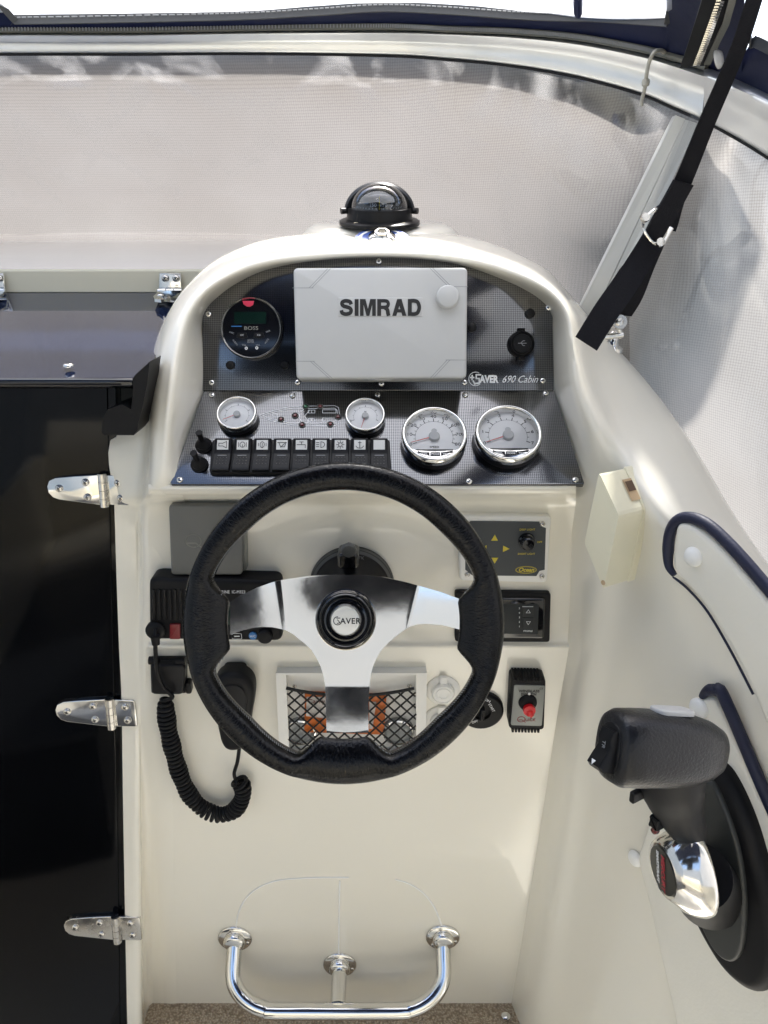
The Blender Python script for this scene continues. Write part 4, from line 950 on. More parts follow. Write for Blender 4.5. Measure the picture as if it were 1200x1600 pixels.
# rocker switch bank
rk = Thing('rocker_switch_bank', 'row of nine black rocker switches with white icon windows', 'switch bank', FB, FB.loc(468, 710, .003))
g = G(); g.prism(roundpoly([rk.P(*p, .009) for p in ((331, 684), (609, 684), (612, 737), (326, 737))], .004), 0, .006, bev=.0015); rk.part('switch_frame', g, BLK)
tops = [347, 378, 409, 440, 470.5, 501, 531.5, 562, 592.5]
ICON = [
 [[(-3, 1), (0, 1), (3, 2.4), (3, -2.4), (0, -1), (-3, -1), (-3, 1)]],
 [[(2 * math.cos(R(a)), 2 * math.sin(R(a))) for a in range(0, 361, 40)], [(-3, -1.6), (-3, 1.6)], [(3, -1.6), (3, 1.6)], [(0, 0), (0, -2)]],
 [[(1.7 * math.cos(R(a)), 2.2 * math.sin(R(a))) for a in range(0, 361, 40)], [(-3, -1), (-3, 1)], [(3, -1), (3, 1)], [(0, -2.5), (0, 1)]],
 [[(-3.5, 1.6), (3.5, 1.6)], [(-2.5, 1.6), (-1, -1.6), (2, -1.6), (3, 1.6)], [(-1, -2), (2, 1)]],
 [[(-3.5, 0), (1, 0), (3, 0), (3, -2.4)], [(0, 0), (0, 2)], [(-1.4, 2), (1.4, 2)]],
 [[(0, -2.2), (0, 2.2), (2.2, 1.6), (3, 0), (2.2, -1.6), (0, -2.2)], [(-1.5, 1.5), (-3.6, 1.5)], [(-1.5, 0), (-3.6, 0)], [(-1.5, -1.5), (-3.6, -1.5)]],
 [[(1.5 * math.cos(R(a)), 1.5 * math.sin(R(a))) for a in range(0, 361, 45)]] + [[(2 * math.cos(R(a)), 2 * math.sin(R(a))), (3 * math.cos(R(a)), 3 * math.sin(R(a)))] for a in range(0, 360, 45)],
 [[(0, -2.6), (0, 2.4)], [(-1.2, 1.5), (1.2, 1.5)], [(-3, -1), (-1.8, -2.3), (0, -2.7), (1.8, -2.3), (3, -1)]],
 []]
a = rk.P(345, 690, .012); b = rk.P(345, 732, .012); hgt = a.y - b.y; pit = (rk.P(592.5, 710, .012).x - rk.P(347, 710, .012).x) / 8
for i, x in enumerate(tops):
    pc = rk.P(x, 709, .011); w2 = pit * .44
    yt = rk.P(x, 685, .013).y - pc.y; yb = rk.P(x, 735, .009).y - pc.y
    q = bpy.data.objects.new('rocker_switch', None)
    prof = [(yt, .006), (yt, .0135), (yt - .002, .0145), (yt * .1, .0098), (0, .0095), (yb + .004, .0112), (yb, .0105), (yb, .004)]
    g = G(); sk = -.0012 * (1 if i < 9 else 0)
    rr = []
    for sx in (-1, -.94, .94, 1):
        rr.append([(sx * w2 + y * .06 * (4 - i) / 4 * .35, y, z - (.0008 if abs(sx) == 1 else 0)) for y, z in prof])
    g.grid(rr, flip=True)
    for e, fl_ in ((rr[0], 0), (rr[-1], 1)):
        bb = [(p[0], p[1], .003) for p in e]; g.grid([e, bb], flip=(fl_ == 1))
    sw = rk.part('rocker_switch', g, BLK, loc=(pc.x, pc.y, 0), smooth=30)
    # icon window lies on the upper slope
    y0, y1 = yt * .84, yt * .28; sl_ = (.0145 - .0098) / (yt - .002 - yt * .1); zc = lambda y: .0098 + (y - yt * .1) * sl_
    g = G(); g.add([(-w2 * .66, y1, zc(y1) + .0004), (w2 * .66, y1, zc(y1) + .0004), (w2 * .66, y0, zc(y0) + .0004), (-w2 * .66, y0, zc(y0) + .0004)], [(0, 1, 2, 3)]); rk.part('icon_window', g, MT['icon_white'] if 'icon_white' in MT else pbr('icon_white', (.62, .62, .60), .4), sw)
    if ICON[i]:
        g = G(); ym = (y0 + y1) / 2; u = w2 * .66 / 4.4
        strokes(g, [[(px * u, ym + py * u * 1.05) for px, py in l] for l in ICON[i]], .0007, 0)
        for v in g.v: v.z = zc(v.y) + .0008
        rk.part('icon', g, INK, sw)
    g = G(); strokes(g, [[(-w2 * .5, -.0015), (w2 * .5, -.0015)]], .0006, .0101); rk.part('index_line', g, GINK, sw)
    g = G()
    for ix in range(4):
        for iy in range(3):
            g.at((ix - 1.5) * w2 * .36, yb * .42 + (iy - 1) * yb * -.2, .0107 + (1 - iy) * .0003 - .0002); g.lathe([(.0007, 0), (.0004, .0006), (0, .0007)], 6)
    rk.part('grip_dots', g, DGREY, sw)

def toggle(px, py, label, bx, by):
    t = Thing('toggle_knob', label, 'toggle switch', FB, FB.loc(px, py, .003), group='rubber booted toggles left of the rocker switches')
    g = G(); g.lathe([(.0095, 0), (.0105, .002), (.0085, .004), (.0088, .006), (.006, .009), (.0045, .012), (.004, .013)], 24); t.part('boot', g, BLKM)
    g = G(); g.tube([(0, 0, .010), (bx * .5, by * .5, .018), (bx, by, .026)], [.0038, .0034, .0042], 12); t.part('lever', g, BLKM)
toggle(319, 697, 'upper black toggle with upright lever left of the rocker switches', -.001, .002)
toggle(312, 727, 'lower black toggle with leaning lever left of the rocker switches', -.002, .001)

# ================================================================== COMPASS AND FILLER
cm = Thing('compass', 'black domed marine compass on the crest of the console hood', 'compass', o=wpt(593, 346, 1.10))
g = G(); T0 = Matrix.Rotation(R(8), 4, 'X') @ Matrix.Diagonal((1, 1, .87, 1)); K = 1.105 / 1200 * 1.0
g.T = T0; g.lathe([(.054, -.004), (.054, .001), (.051, .003), (.044, .004), (.043, .015), (.0425, .020), (.039, .021)], 56); cm.part('base_ring', g, BLK)
g = G(); g.T = T0; g.lathe([(.038, .006), (.038, .02)] + [(.0395 * math.cos(R(a)), .02 + .0355 * math.sin(R(a))) for a in range(0, 91, 9)], 48); cm.part('glass_dome', g, MT.get('dome') or make_clear('dome', 3.2, .02, (.6, .64, .7)))
g = G(); g.T = T0; g.lathe([(.030, .015), (.030, .030), (.026, .034), (.012, .036), (0, .036)], 40); card = cm.part('compass_card', g, CARD)
for s_, a in (('150', -106), ('170', -80), ('S', -58), ('60', -40), ('SE', -93)):
    me = text_mesh(s_, .0085, WINK); ob = bpy.data.objects.new('lettering', me); COL.objects.link(ob); ob.parent = card
    ob.matrix_local = T0 @ Matrix.Rotation(R(a), 4, 'Z') @ Matrix.Translation((.0305, 0, .027 if s_ != 'SE' else .034)) @ Matrix.Rotation(R(90), 4, 'Z') @ Matrix.Rotation(R(90), 4, 'X') @ Matrix.Scale(.8, 4)
g = G(); g.T = T0
for a in range(-170, -10, 9):
    x, y = .0304 * math.cos(R(a)), .0304 * math.sin(R(a)); g.tube([(x, y, .0205), (x, y, .023)], .00035, 4)
cm.part('card_marks', g, WINK, card)
g = G(); g.T = T0; g.tube([(.0, -.0335, .021), (.0, -.0305, .039)], .0006, 6); cm.part('lubber_line', g, YINK)
# sun hood: deep crescent shell behind and over the dome
rr = []
for i in range(33):
    a = math.pi * i / 32; ca, sa = math.cos(a), math.sin(a)
    rr.append([T0 @ Vector((r * ca, y, .012 + h * sa)) for r, y, h in ((.030, .006, .027), (.036, -.002, .034), (.0445, -.008, .0415), (.047, -.006, .044), (.0475, .006, .0445), (.044, .026, .040), (.030, .034, .030))])
g = G(); g.grid(rr); cm.part('sun_hood', g, pbr('satin_black', (.02, .022, .026), .4, spec=.5), smooth=50)
ob = text_mesh('DANFORTH', .0058, WINK); o2 = bpy.data.objects.new('lettering', ob); COL.objects.link(o2); o2.parent = cm.e
o2.matrix_local = T0 @ Matrix.Translation((0, -.0055, .0505)) @ Matrix.Rotation(R(55), 4, 'X')
for s in (-1, 1):
    g = G(); g.T = T0; g.tube([(s * .045, -.012, .017), (s * .0505, -.014, .017)], .0045, 14); cm.part('hood_pivot', g, BLK)
    g = G(); g.T = T0 @ Matrix.Translation((s * .03, -.036, .0035)); g.box((0, 0, 0), (.006, .002, .0008)); cm.part('base_screw', g, CHROME)
fc = Thing('vent_cap', 'small chrome cap on a round blue and white sticker in front of the compass', 'cap', o=wpt(597, 374, 1.035))
T1 = Matrix.Rotation(R(26), 4, 'X')
g = G(); g.T = T1; g.lathe([(.0345, -.0005), (.0345, .0012), (0, .0014)], 40, sy=.85); g.T = T1 @ Matrix.Translation((0, 0, .0004)); g.lathe([(.030, .0012), (.026, .0014)], 40, mi=1, sy=.85, cap=False); fc.part('sticker', g, [SBLUE, WINK])
g = G(); g.T = T1; g.lathe([(.0175, .001), (.0175, .004), (.014, .006), (.011, .0065), (.010, .0085), (.007, .009), (0, .0085)], 28); fc.part('cap_body', g, CHROME)
g = G(); g.T = T1; g.lathe([(.0095, .007), (.0095, .011), (.0075, .011), (.0075, .007)], 6, cap=False); fc.part('slotted_nut', g, BRUSH)
# ================================================================== ON THE FACE BEHIND THE WHEEL
def rect_thing(t, name, px, h, mat_, z0=0, r=.004, bev=.002, label=None, parent=None):
    g = G(); q = [t.P(x, y, h + t.o.z) for x, y in px]; g.prism(roundpoly(q, r), z0, h, bev=bev); return t.part(name, g, mat_, parent, label)
qb = Thing('grey_cover_box', 'flat slate grey cover with a faint round letter logo behind the wheel, upper left', 'cover box', FU, FU.loc(325, 845))
rect_thing(qb, 'cover_base', ((266, 785), (384, 785), (386, 893), (268, 893)), .010, FADE, r=.006)
rect_thing(qb, 'cover_lid', ((263, 789), (381, 789), (379, 899), (267, 899)), .022, MT.get('lidgrey') or pbr('lidgrey', (.12, .122, .115), .42), z0=.0101, r=.006, bev=.003)
g = G(); c = qb.P(302, 845, .022); strokes(g, [[(c.x + .0095 * math.cos(R(a)), c.y + .0085 * math.sin(R(a))) for a in range(-60, 291, 15)], [(c.x - .008, c.y - .003), (c.x + .003, c.y - .003), (c.x + .011, c.y - .010)]], .0014, .0222); qb.part('round_logo', g, FADE)

vh = Thing('vhf_radio', 'black marine vhf radio with a ribbed speaker grille, behind the wheel at left', 'vhf radio', FU, FU.loc(335, 955))
rect_thing(vh, 'body', ((232, 903), (437, 908), (441, 1003), (233, 1000)), .030, BLKM, r=.010, bev=.006)
rect_thing(vh, 'top_edge', ((238, 901), (436, 906), (436, 916), (238, 914)), .022, BLK, r=.003, bev=.001)
for i in range(10):
    x = 238 + i * 8.4
    g = G(); q = [vh.P(x, 921, .031), vh.P(x + 4.2, 921, .031), vh.P(x + 4.6, 968, .031), vh.P(x + .4, 968, .031)]; g.prism(roundpoly(q, .0012, 2), .029, .0325, bev=.0008); vh.part('grille_rib', g, BLK)
rect_thing(vh, 'display', ((322, 940), (425, 944), (425, 978), (322, 975)), .0305, LCD, z0=.029, r=.002, bev=.0003)
rect_thing(vh, 'distress_flap', ((265, 976), (281, 976), (281, 999), (265, 999)), .033, MT.get('rd2') or pbr('rd2', (.16, .008, .01), .35), z0=.029, r=.001, bev=.0008)
rect_thing(vh, 'function_key', ((361, 989), (379, 989), (379, 1000), (361, 1000)), .0325, BLK, z0=.029, r=.002)
p = vh.P(370, 994.5, .034); g = G(); strokes(g, [roundpoly([p + Vector((a, b, 0)) for a, b in ((-.006, .004), (.006, .004), (.006, -.004), (-.006, -.004), (-.006, .004))][:4], .0015, 2)], .0006, .0335); strokes(g, [[(p.x - .003, p.y), (p.x + .003, p.y)]], .0012, .0335); vh.part('key_mark', g, WINK)
p = vh.P(395, 994, .032); g = G(); g.lathe([(.0052, 0), (.0052, .002), (0, .0022)], 20); k = vh.part('blue_key', g, BLUE, loc=(p.x, p.y, .030)); text(vh, 'H/C', .0045, p.x, p.y, .0325, WINK)
p = vh.P(414, 994, .034); g = G(); g.lathe([(.010, 0), (.0095, .008), (.008, .0095), (0, .010)], 24); vh.part('tuning_knob', g, BLK, loc=(p.x, p.y, .029))
tag_text(vh, 'VHF MARINE  IC-M323', 325, 383, 925, .031, WINK, .0058)
# plug where the cord leaves
p = vh.P(243, 985, .032); g = G(); g.lathe([(.0125, 0), (.0125, .006), (.009, .009), (.006, .010)], 24); vh.part('cord_plug', g, BLKM, loc=(p.x, p.y, .028))

# fold-down box
fb_ = Thing('folded_drink_holder', 'small black hinged flap holder under the vhf radio', 'holder', FL, FL.loc(266, 1060))
rect_thing(fb_, 'back_plate', ((234, 1030), (291, 1030), (291, 1084), (236, 1084)), .008, BLKM, r=.003)
rect_thing(fb_, 'flap', ((234, 1039), (289, 1040), (286, 1086), (237, 1086)), .020, BLK, z0=.0085, r=.006, bev=.003)
for x in (240, 282):
    g = G(); a = fb_.P(x - 8, 1034, .016); b = fb_.P(x + 7, 1034, .016); g.tube([(a.x, a.y, .013), (b.x, b.y, .013)], .0055, 12); fb_.part('hinge_barrel', g, BLKM)
p = fb_.P(294, 1075, .01); g = G(); g.box((p.x, p.y, .006), (.008, .018, .012), bev=.002, rnd=.003); fb_.part('side_lug', g, BLK)

# fist mike on its clip
mk = Thing('hand_microphone', 'black hand microphone clipped to the console behind the wheel rim', 'microphone', FL, FL.loc(370, 1095))
rect_thing(mk, 'clip_plate', ((348, 1041), (384, 1041), (384, 1062), (348, 1062)), .010, BLKM, r=.008)
p = mk.P(366, 1046, .012); screw(mk, p.x, p.y, .010, .003)
o = [(338, 1060), (352, 1052), (372, 1052), (388, 1060), (397, 1075), (396, 1100), (391, 1125), (388, 1155), (380, 1172), (360, 1176), (346, 1168), (340, 1140), (332, 1105), (331, 1075)]
g = G(); g.prism(smooth_poly([mk.P(x, y, .035) for x, y in o], 2), .012, .038, bev=.010, seg=5); mk.part('body', g, BLKM)
g = G(); g.prism(smooth_poly([mk.P(x, y, .035) for x, y in ((345, 1070), (372, 1066), (386, 1080), (385, 1105), (375, 1125), (350, 1120), (341, 1095))], 2), .036, .040, bev=.001); mk.part('speaker_plate', g, BLK)

# coiled cord
cc = Thing('coiled_cord', 'coiled black microphone cord hanging in a loop below the vhf radio', 'cord', o=FU.w(FU.loc(243, 985, .045)))
def cw(x, y, h, f=FL): return cc.V(f.w(f.loc(x, y, h)))
st_ = [cc.V(FU.w(FU.loc(243, 984, .042))), cw(243, 1000, .045), cw(243, 1020, .04), cw(246, 1050, .032), cw(254, 1072, .030), cw(266, 1084, .030), cw(269, 1090, .028)]
cen = catmull([cw(x, y, .018) for x, y in ((258, 1092), (259, 1110), (263, 1140), (271, 1175), (282, 1212), (297, 1243), (318, 1264), (343, 1273), (366, 1266), (378, 1248), (379, 1230), (372, 1219))], 12)
# resample by length
ln = [0]
for i in range(1, len(cen)): ln.append(ln[-1] + (cen[i] - cen[i - 1]).length)
def at_len(s):
    for i in range(1, len(cen)):
        if ln[i] >= s: t = (s - ln[i - 1]) / max(1e-9, ln[i] - ln[i - 1]); return cen[i - 1].lerp(cen[i], t)
    return cen[-1]
turns = int(ln[-1] / .0068); hx = []; K = 16
up_ = Vector((0, -1, 0)); prev = None
for i in range(turns * K + 1):
    s = ln[-1] * i / (turns * K); p = at_len(s); d = (at_len(min(ln[-1], s + .004)) - at_len(max(0, s - .004))).normalized()
    b = up_ - d * up_.dot(d); b.normalize(); w_ = d.cross(b); a = 2 * math.pi * i / K
    rad = .0098 * min(1, .45 + i / (K * 3)) * (1 - .07 * math.sin(s * 140)); loose = 1.0
    hx.append(p + (b * math.cos(a) * .9 + w_ * math.sin(a)) * rad)
up2 = catmull([cw(368, 1218, .02), cw(366, 1208, .022), cw(371, 1190, .024), cw(374, 1168, .026)], 5)
g = G(); g.tube(catmull(st_ + [hx[0]], 5), .0028, 8); cc.part('straight_lead', g, BLKM)
g = G(); g.tube([st_[1] + Vector((0, 0, .006)), st_[1] - Vector((0, 0, .006))], [.006, .005], 12); cc.part('strain_relief', g, BLKM)
g = G(); g.tube(hx, .0028, 7); cc.part('coil', g, BLKM)
g = G(); g.tube([hx[-1]] + up2, .0026, 8); cc.part('straight_lead', g, BLKM)

# searchlight control panel
oc = Thing('searchlight_panel', 'white framed dark control panel with yellow arrows and a black knob', 'control panel', FU, FU.loc(788, 857))
rect_thing(oc, 'white_frame', ((716, 804), (862, 806), (855, 911), (718, 908)), .010, WHT, r=.006, bev=.003)
o = [(735, 814), (843, 815), (844, 822), (850, 824), (853, 825), (851, 890), (843, 892), (838, 900), (738, 899), (727, 890), (727, 824)]
g = G(); g.prism([oc.P(x, y, .0105) for x, y in o], .009, .0108); oc.part('fascia', g, PANELG)
for x, y in ((848, 819), (847, 900.5), (730, 898), (730, 818)):
    p = oc.P(x, y, .011); screw(oc, p.x, p.y, .010, .0034, BRUSH)
for x, y, a in ((773, 840, 0), (791, 857.5, -90), (773, 876, 180), (755, 857, 90)):
    p = oc.P(x, y, .011); g = G(); g.at(p.x, p.y, 0, rz=R(a)); g.prism([(-.0042, -.004), (.0042, -.004), (0, .004)], .0105, .0114); oc.part('arrow_key', g, YINK)
p = oc.P(823.5, 846.5, .014); g = G(); g.lathe([(.0108, 0), (.0104, .004), (.009, .005), (.0085, .012), (.007, .0135), (0, .0138)], 28); oc.part('knob', g, BLKG, loc=(p.x, p.y, .0108))
g = G(); g.tube([(p.x + .001, p.y, .024), (p.x + .005, p.y - .004, .024)], .003, 10); oc.part('knob_pointer', g, BLK)
tag_text(oc, 'DEEP LIGHT', 812, 836, 827.5, .0109, YINK, .0036)
tag_text(oc, 'SHORT LIGHT', 809, 836, 865.5, .0109, YINK, .0036)
tag_text(oc, 'OFF', 839, 847, 847, .0109, YINK, .0036)
p = oc.P(822, 890.5, .011); g = G(); strokes(g, [[(p.x + .0135 * math.cos(R(a)), p.y + .005 * math.sin(R(a))) for a in range(0, 361, 15)], [(p.x + .0125 * math.cos(R(a)), p.y + .0042 * math.sin(R(a))) for a in range(0, 361, 15)]], .0004, .011); oc.part('logo_oval', g, YINK)
text(oc, 'Ocean', .0075, p.x, p.y, .0110, YINK, shear=.3, bold=.0002)

# trim tab control
tt = Thing('trim_control', 'black framed trim control with two arrow keys, right of the wheel', 'trim control', FU, FU.loc(786, 965))
rect_thing(tt, 'outer_frame', ((711, 925), (861, 927), (859, 1004), (711, 1003)), .009, BLKM, r=.004, bev=.002)
rect_thing(tt, 'raised_surround', ((720, 934), (853, 935), (851, 999), (720, 998)), .0125, BLKG, z0=.009, r=.005, bev=.003)
rect_thing(tt, 'fascia', ((745, 944), (842, 944), (840, 991), (745, 990)), .0130, MT.get('fascia_dark') or pbr('fascia_dark', (.022, .025, .026), .5, spec=.25), z0=.0126, r=.002, bev=.0003)
for cy, up_ in ((956, 1), (974, -1)):
    q = [tt.P(x, y, .0145) for x, y in ((817, cy - 9), (834, cy - 9), (834, cy + 8), (817, cy + 8))]
    g = G(); g.prism(roundpoly(q, .001), .0129, .0142, bev=.0005); k = tt.part('arrow_key', g, MT['fascia_dark'])
    c = (q[0] + q[2]) / 2; g = G(); strokes(g, [[(c.x - .0026, c.y - .002 * up_), (c.x + .0026, c.y - .002 * up_), (c.x, c.y + .0025 * up_), (c.x - .0026, c.y - .002 * up_)]], .0005, .0144); tt.part('arrow_mark', g, WINK, k)
for i, s_ in enumerate('54321'):
    p = tt.P(811.5, 950.5 + i * 7.1, .013); text(tt, s_, .0034, p.x, p.y, .0132, WINK)
tag_text(tt, 'PROFILE', 818, 832, 986, .0132, WINK, .0034)
p = tt.P(820, 947, .013); g = G(); strokes(g, [[(p.x - .003, p.y), (p.x + .010, p.y)]], .0014, .0144); tt.part('status_bar', g, GINK)

# sockets
for x, y, lb in ((692, 1078, 'upper ivory capped power socket beside the net pocket'), (689, 1124, 'lower ivory capped power socket beside the net pocket, under the other')):
    t = Thing('power_socket', lb, 'power socket', FL, FL.loc(x, y), group='capped power sockets beside the net pocket')
    g = G(); g.lathe([(.0235, 0), (.0235, .002), (.021, .004), (.0155, .0045)], 36); t.part('flange', g, WHT)
    g = G(); g.lathe([(.0155, .003), (.0155, .0095), (.0135, .0115), (.0125, .0105), (.0105, .0105), (.0095, .0115), (.0065, .0115), (.006, .0105), (0, .0105)], 36); t.part('cap', g, WHT)
    g = G(); g.prism([(-.0055, .010), (.0055, .010), (.005, .026), (-.005, .026)], .003, .008, bev=.001); t.part('cap_strap', g, WHT)

# ignition
ig = Thing('ignition_switch', 'round black key switch half hidden behind the lower right of the wheel', 'ignition switch', FL, FL.loc(752, 1107))
g = G(); g.lathe([(.030, 0), (.030, .006), (.027, .009), (.012, .010), (.011, .006), (0, .006)], 44); ig.part('body', g, BLKM)
g = G(); g.box((0, 0, .010), (.006, .018, .012), bev=.001); ig.part('key_slot', g, BLK)
p = ig.P(768, 1106, .010); text(ig, 'START', .0052, p.x, p.y, .0098, WINK, rz=R(-62)); p = ig.P(762, 1095, .010); text(ig, 'ON', .0052, p.x, p.y, .0098, WINK, rz=R(-30)); p = ig.P(742, 1128, .01); text(ig, 'OFF', .0052, p.x, p.y, .0098, WINK, rz=R(20))

# windlass switch
wl_ = Thing('windlass_switch', 'black ribbed windlass switch with a grey plate and red lever', 'windlass switch', FL, FL.loc(823, 1100))
h = .022; rot = R(-3)
q = [wl_.P(*p, h) for p in ((799, 1060), (853, 1061), (850, 1141), (795, 1139))]
g = G(); g.prism(roundpoly(q, .006), 0, h, bev=.002); wl_.part('housing', g, BLKM)
for yy, s in ((1062, 1), (1140, -1)):
    for i in range(9):
        p = wl_.P(803.5 + i * 5.0 - (0 if s > 0 else 2), yy + i * .1, h)
        g = G(); g.box((p.x, p.y + s * .0012, h / 2 + .001), (.0028, .006, h), bev=.0006); wl_.part('grip_rib', g, BLKM)
q = [wl_.P(*p, h + .001) for p in ((803.5, 1070), (852, 1071.5), (846.5, 1134.5), (798, 1133))]
g = G(); g.prism(roundpoly(q, .003), h - .001, h + .0012, bev=.0003); wl_.part('grey_plate', g, MT.get('plgrey') or pbr('plgrey', (.19, .20, .19), .35, .3))
for s_, px, py, x2 in (('WINDLASS', 810, 1080, 843), ('SWITCH', 814, 1085, 838)): tag_text(wl_, s_, px, x2, py, h + .0014, INK, .0055, bold=.0002)
tag_text(wl_, 'CE', 843, 848.5, 1076, h + .0014, INK, .004)
p = wl_.P(825, 1099, h + .004); g = G(); g.lathe([(.0125, 0), (.012, .003), (.009, .005), (.006, .006)], 28); wl_.part('boot', g, BLKM, loc=(p.x, p.y, h + .001))
p2 = wl_.P(826, 1107, h + .012); p3 = wl_.P(829, 1119, h + .014)
g = G(); g.lathe([(0, .004), (.007, .005), (.0085, .009), (.008, .013), (0, .0145)], 24, p.x + .001, p.y - .006); 
for v in g.v: v.z += h
g.tube([(p.x + .001, p.y - .006, h + .010), (p.x + .003, p.y - .013, h + .012), (p3.x - .0005, p3.y, h + .012)], [.0058, .0052, .0046], 12); wl_.part('red_lever', g, RED)
p = wl_.P(827, 1084.5, h + .002); g = G(); g.lathe([(.0022, 0), (.0015, .0015), (0, .002)], 12); wl_.part('indicator_lamp', g, BTN, loc=(p.x, p.y, h + .001))
p = wl_.P(814.5, 1124, h + .0015); g = G(); strokes(g, [[(p.x + .005 * math.cos(R(a)), p.y + .0045 * math.sin(R(a))) for a in range(0, 361, 24)], [(p.x - .003, p.y - .001), (p.x + .001, p.y - .001), (p.x + .006, p.y - .005)]], .0012, h + .0014); wl_.part('red_logo', g, MT['rd2'])
tag_text(wl_, 'UICK', 821, 837, 1125, h + .0014, MT['rd2'], .0062, bold=.0001)

# net pocket with its contents
pk = Thing('net_pocket', 'white framed storage pocket closed by a black diamond net', 'pocket', FL, FL.loc(548, 1120))
fo = [(433, 1051), (664, 1051), (668, 1056), (666, 1184), (436, 1184), (429, 1074), (431, 1055)]
g = G()
def ringframe(t, g, outer, inner, z0, z1, mi=0):
    n = len(outer); A = [Vector((p.x, p.y, z0)) for p in outer]; B = [Vector((p.x, p.y, z1)) for p in outer]; C = [Vector((p.x, p.y, z1)) for p in inner]; D = [Vector((p.x, p.y, z0 - .0)) for p in inner]
    vs = A + B + C + D; fs = []
    for i in range(n):
        j = (i + 1) % n
        fs += [(i, j, n + j, n + i), (n + i, n + j, 2 * n + j, 2 * n + i), (2 * n + i, 2 * n + j, 3 * n + j, 3 * n + i)]
    g.add(vs, fs, mi)
of = [pk.P(x, y, .014) for x, y in ((431, 1052), (667, 1052), (665, 1190), (437, 1190))]
nf = [pk.P(x, y, .014) for x, y in ((447, 1055), (650, 1055), (650, 1177), (452, 1177))]
ringframe(pk, g, of[::-1], nf[::-1], 0, .014)
pk.part('frame', g, WHT, smooth=30)
# inner tray standing proud of the face so the lower face stays closed behind it
it = [pk.P(x, y, .0015) for x, y in ((445, 1050), (652, 1050), (652, 1180), (450, 1180))]
g = G(); g.prism(it, .0006, .0016); pk.part('tray_back', g, WHT)
for x in (460, 640):
    p = pk.P(x, 1073, .003); screw(pk, p.x, p.y, .0016, .003, BRUSH)
# net
def npx(x, y, h=.0145): q = pk.P(x, y, h); return q
topy = lambda x: 1075 + 12 * (1 - ((x - 548) / 101) ** 2)
g = G(); g.tube([npx(x, topy(x)) for x in range(447, 652, 8)], .0022, 8); pk.part('net_hem', g, NETM)
g = G()
for k in range(-12, 14):
    for s in (1, -1):
        seg_ = []
        for i in range(0, 140, 2):
            x = 548 + k * 19.5 + s * (i - 60) * 1.18 * .95; y = 1060 + i
            if 449 < x < 650 and topy(x) - 1 < y < 1180: seg_.append((x, y))
        if len(seg_) > 2: g.tube([npx(x, y, .0135 + .0016 * math.sin(x * .3 + y * .3)) for x, y in seg_[::3] + [seg_[-1]]], .0013, 5)
pk.part('net', g, NETM)
pkt = Thing('orange_packet', 'orange and white paper packet held behind the pocket net', 'packet', FL, FL.loc(540, 1125, .0017))
g = G(); g.prism([pkt.P(*p, .009) for p in ((476, 1086), (604, 1090), (600, 1150), (475, 1146))], 0, .007, bev=.001); pkt.part('packet_body', g, ORANGE)
g = G(); g.prism([pkt.P(*p, .009) for p in ((479, 1090), (508, 1090), (512, 1124), (478, 1120))], .0065, .0075); pkt.part('label_panel', g, PAPER)
g = G(); g.prism([pkt.P(*p, .009) for p in ((577, 1098), (588, 1098), (582, 1140), (577, 1140))], .0065, .0075); pkt.part('label_panel', g, PAPER)
p = pkt.P(494, 1097, .009); text(pkt, 'Carry', .010, p.x, p.y, .0078, MT['rd2'])
pbr('jarglass', (.30, .31, .30), .12, spec=.9, coat=.5)
for x, lb in ((470, 'clear glass jar behind the left of the pocket net'), (622, 'clear glass jar behind the right of the pocket net')):
    t = Thing('glass_jar', lb, 'jar', FL, FL.loc(x, 1140, .0017), group='glass jars behind the pocket net')
    g = G(); g.lathe([(.022, 0), (.022, .004), (.019, .0065), (.017, .0045), (.009, .0045), (0, .0055)], 32); t.part('jar_body', g, MT['jarglass'])
    g = G(); g.lathe([(.0205, .0055), (.0215, .0075), (.0195, .0085), (.0185, .0065)], 32, cap=False); t.part('jar_rim', g, CHROME)

# ================================================================== STEERING WHEEL
sw = Thing('steering_wheel', 'black leather rimmed steering wheel with three polished metal spokes', 'steering wheel', FS, (0, 0, 0))
KP = _wd / 1200
def inner(tdeg):
    d = min(abs((tdeg - c + 180) % 360 - 180) for c in (181, -1, 270))
    sm = lambda x: x * x * (3 - 2 * x)
    if d < 11: return 181
    if d < 20: return 181 + 34 * sm((d - 11) / 9)
    if d < 48: return 215 - 8 * sm((d - 20) / 28)
    return 207
N_ = 220; M_ = 22; vs = []; fs = []
for i in range(N_):
    a = 360 * i / N_; Ri = inner(a) * KP; Ro = 251 * KP; cx = (Ri + Ro) / 2; hw = (Ro - Ri) / 2
    extra = (215 - inner(a)) / 34 if inner(a) < 207 else 0
    for k in range(M_):
        b = 2 * math.pi * k / M_; cb, sb = math.cos(b), math.sin(b)
        e = .82; x = math.copysign(abs(cb) ** e, cb) * hw; z = math.copysign(abs(sb) ** e, sb) * (.0165 - .002 * extra)
        if cb < 0: z *= 1 - .55 * extra * abs(cb)
        if k == 3: x += .0006; z += .0007     # seam ridge
        r = cx + x; vs.append((r * math.cos(R(a)), r * math.sin(R(a)), z))
for i in range(N_):
    j = (i + 1) % N_
    for k in range(M_):
        l = (k + 1) % M_; fs.append((i * M_ + k, i * M_ + l, j * M_ + l, j * M_ + k))
g = G(); g.add(vs, [f[::-1] for f in fs]); sw.part('leather_rim', g, LEATHER, smooth=80)
g = G()
for i in range(340):
    a = 360 * i / 340; d = min(abs((a - c + 180) % 360 - 180) for c in (181, -1, 270))
    if d < 14: continue
    Ri = inner(a) * KP
    for s in (1,):
        r = Ri + .0004; c_, s_ = math.cos(R(a)), math.sin(R(a)); c2, s2 = math.cos(R(a + .75)), math.sin(R(a + .75))
        g.tube([(r * c_, r * s_, .0022), ((r + .0004) * c2, (r + .0004) * s2, .0062)], .00055, 4)
sw.part('stitching', g, GINK, kind='stuff')
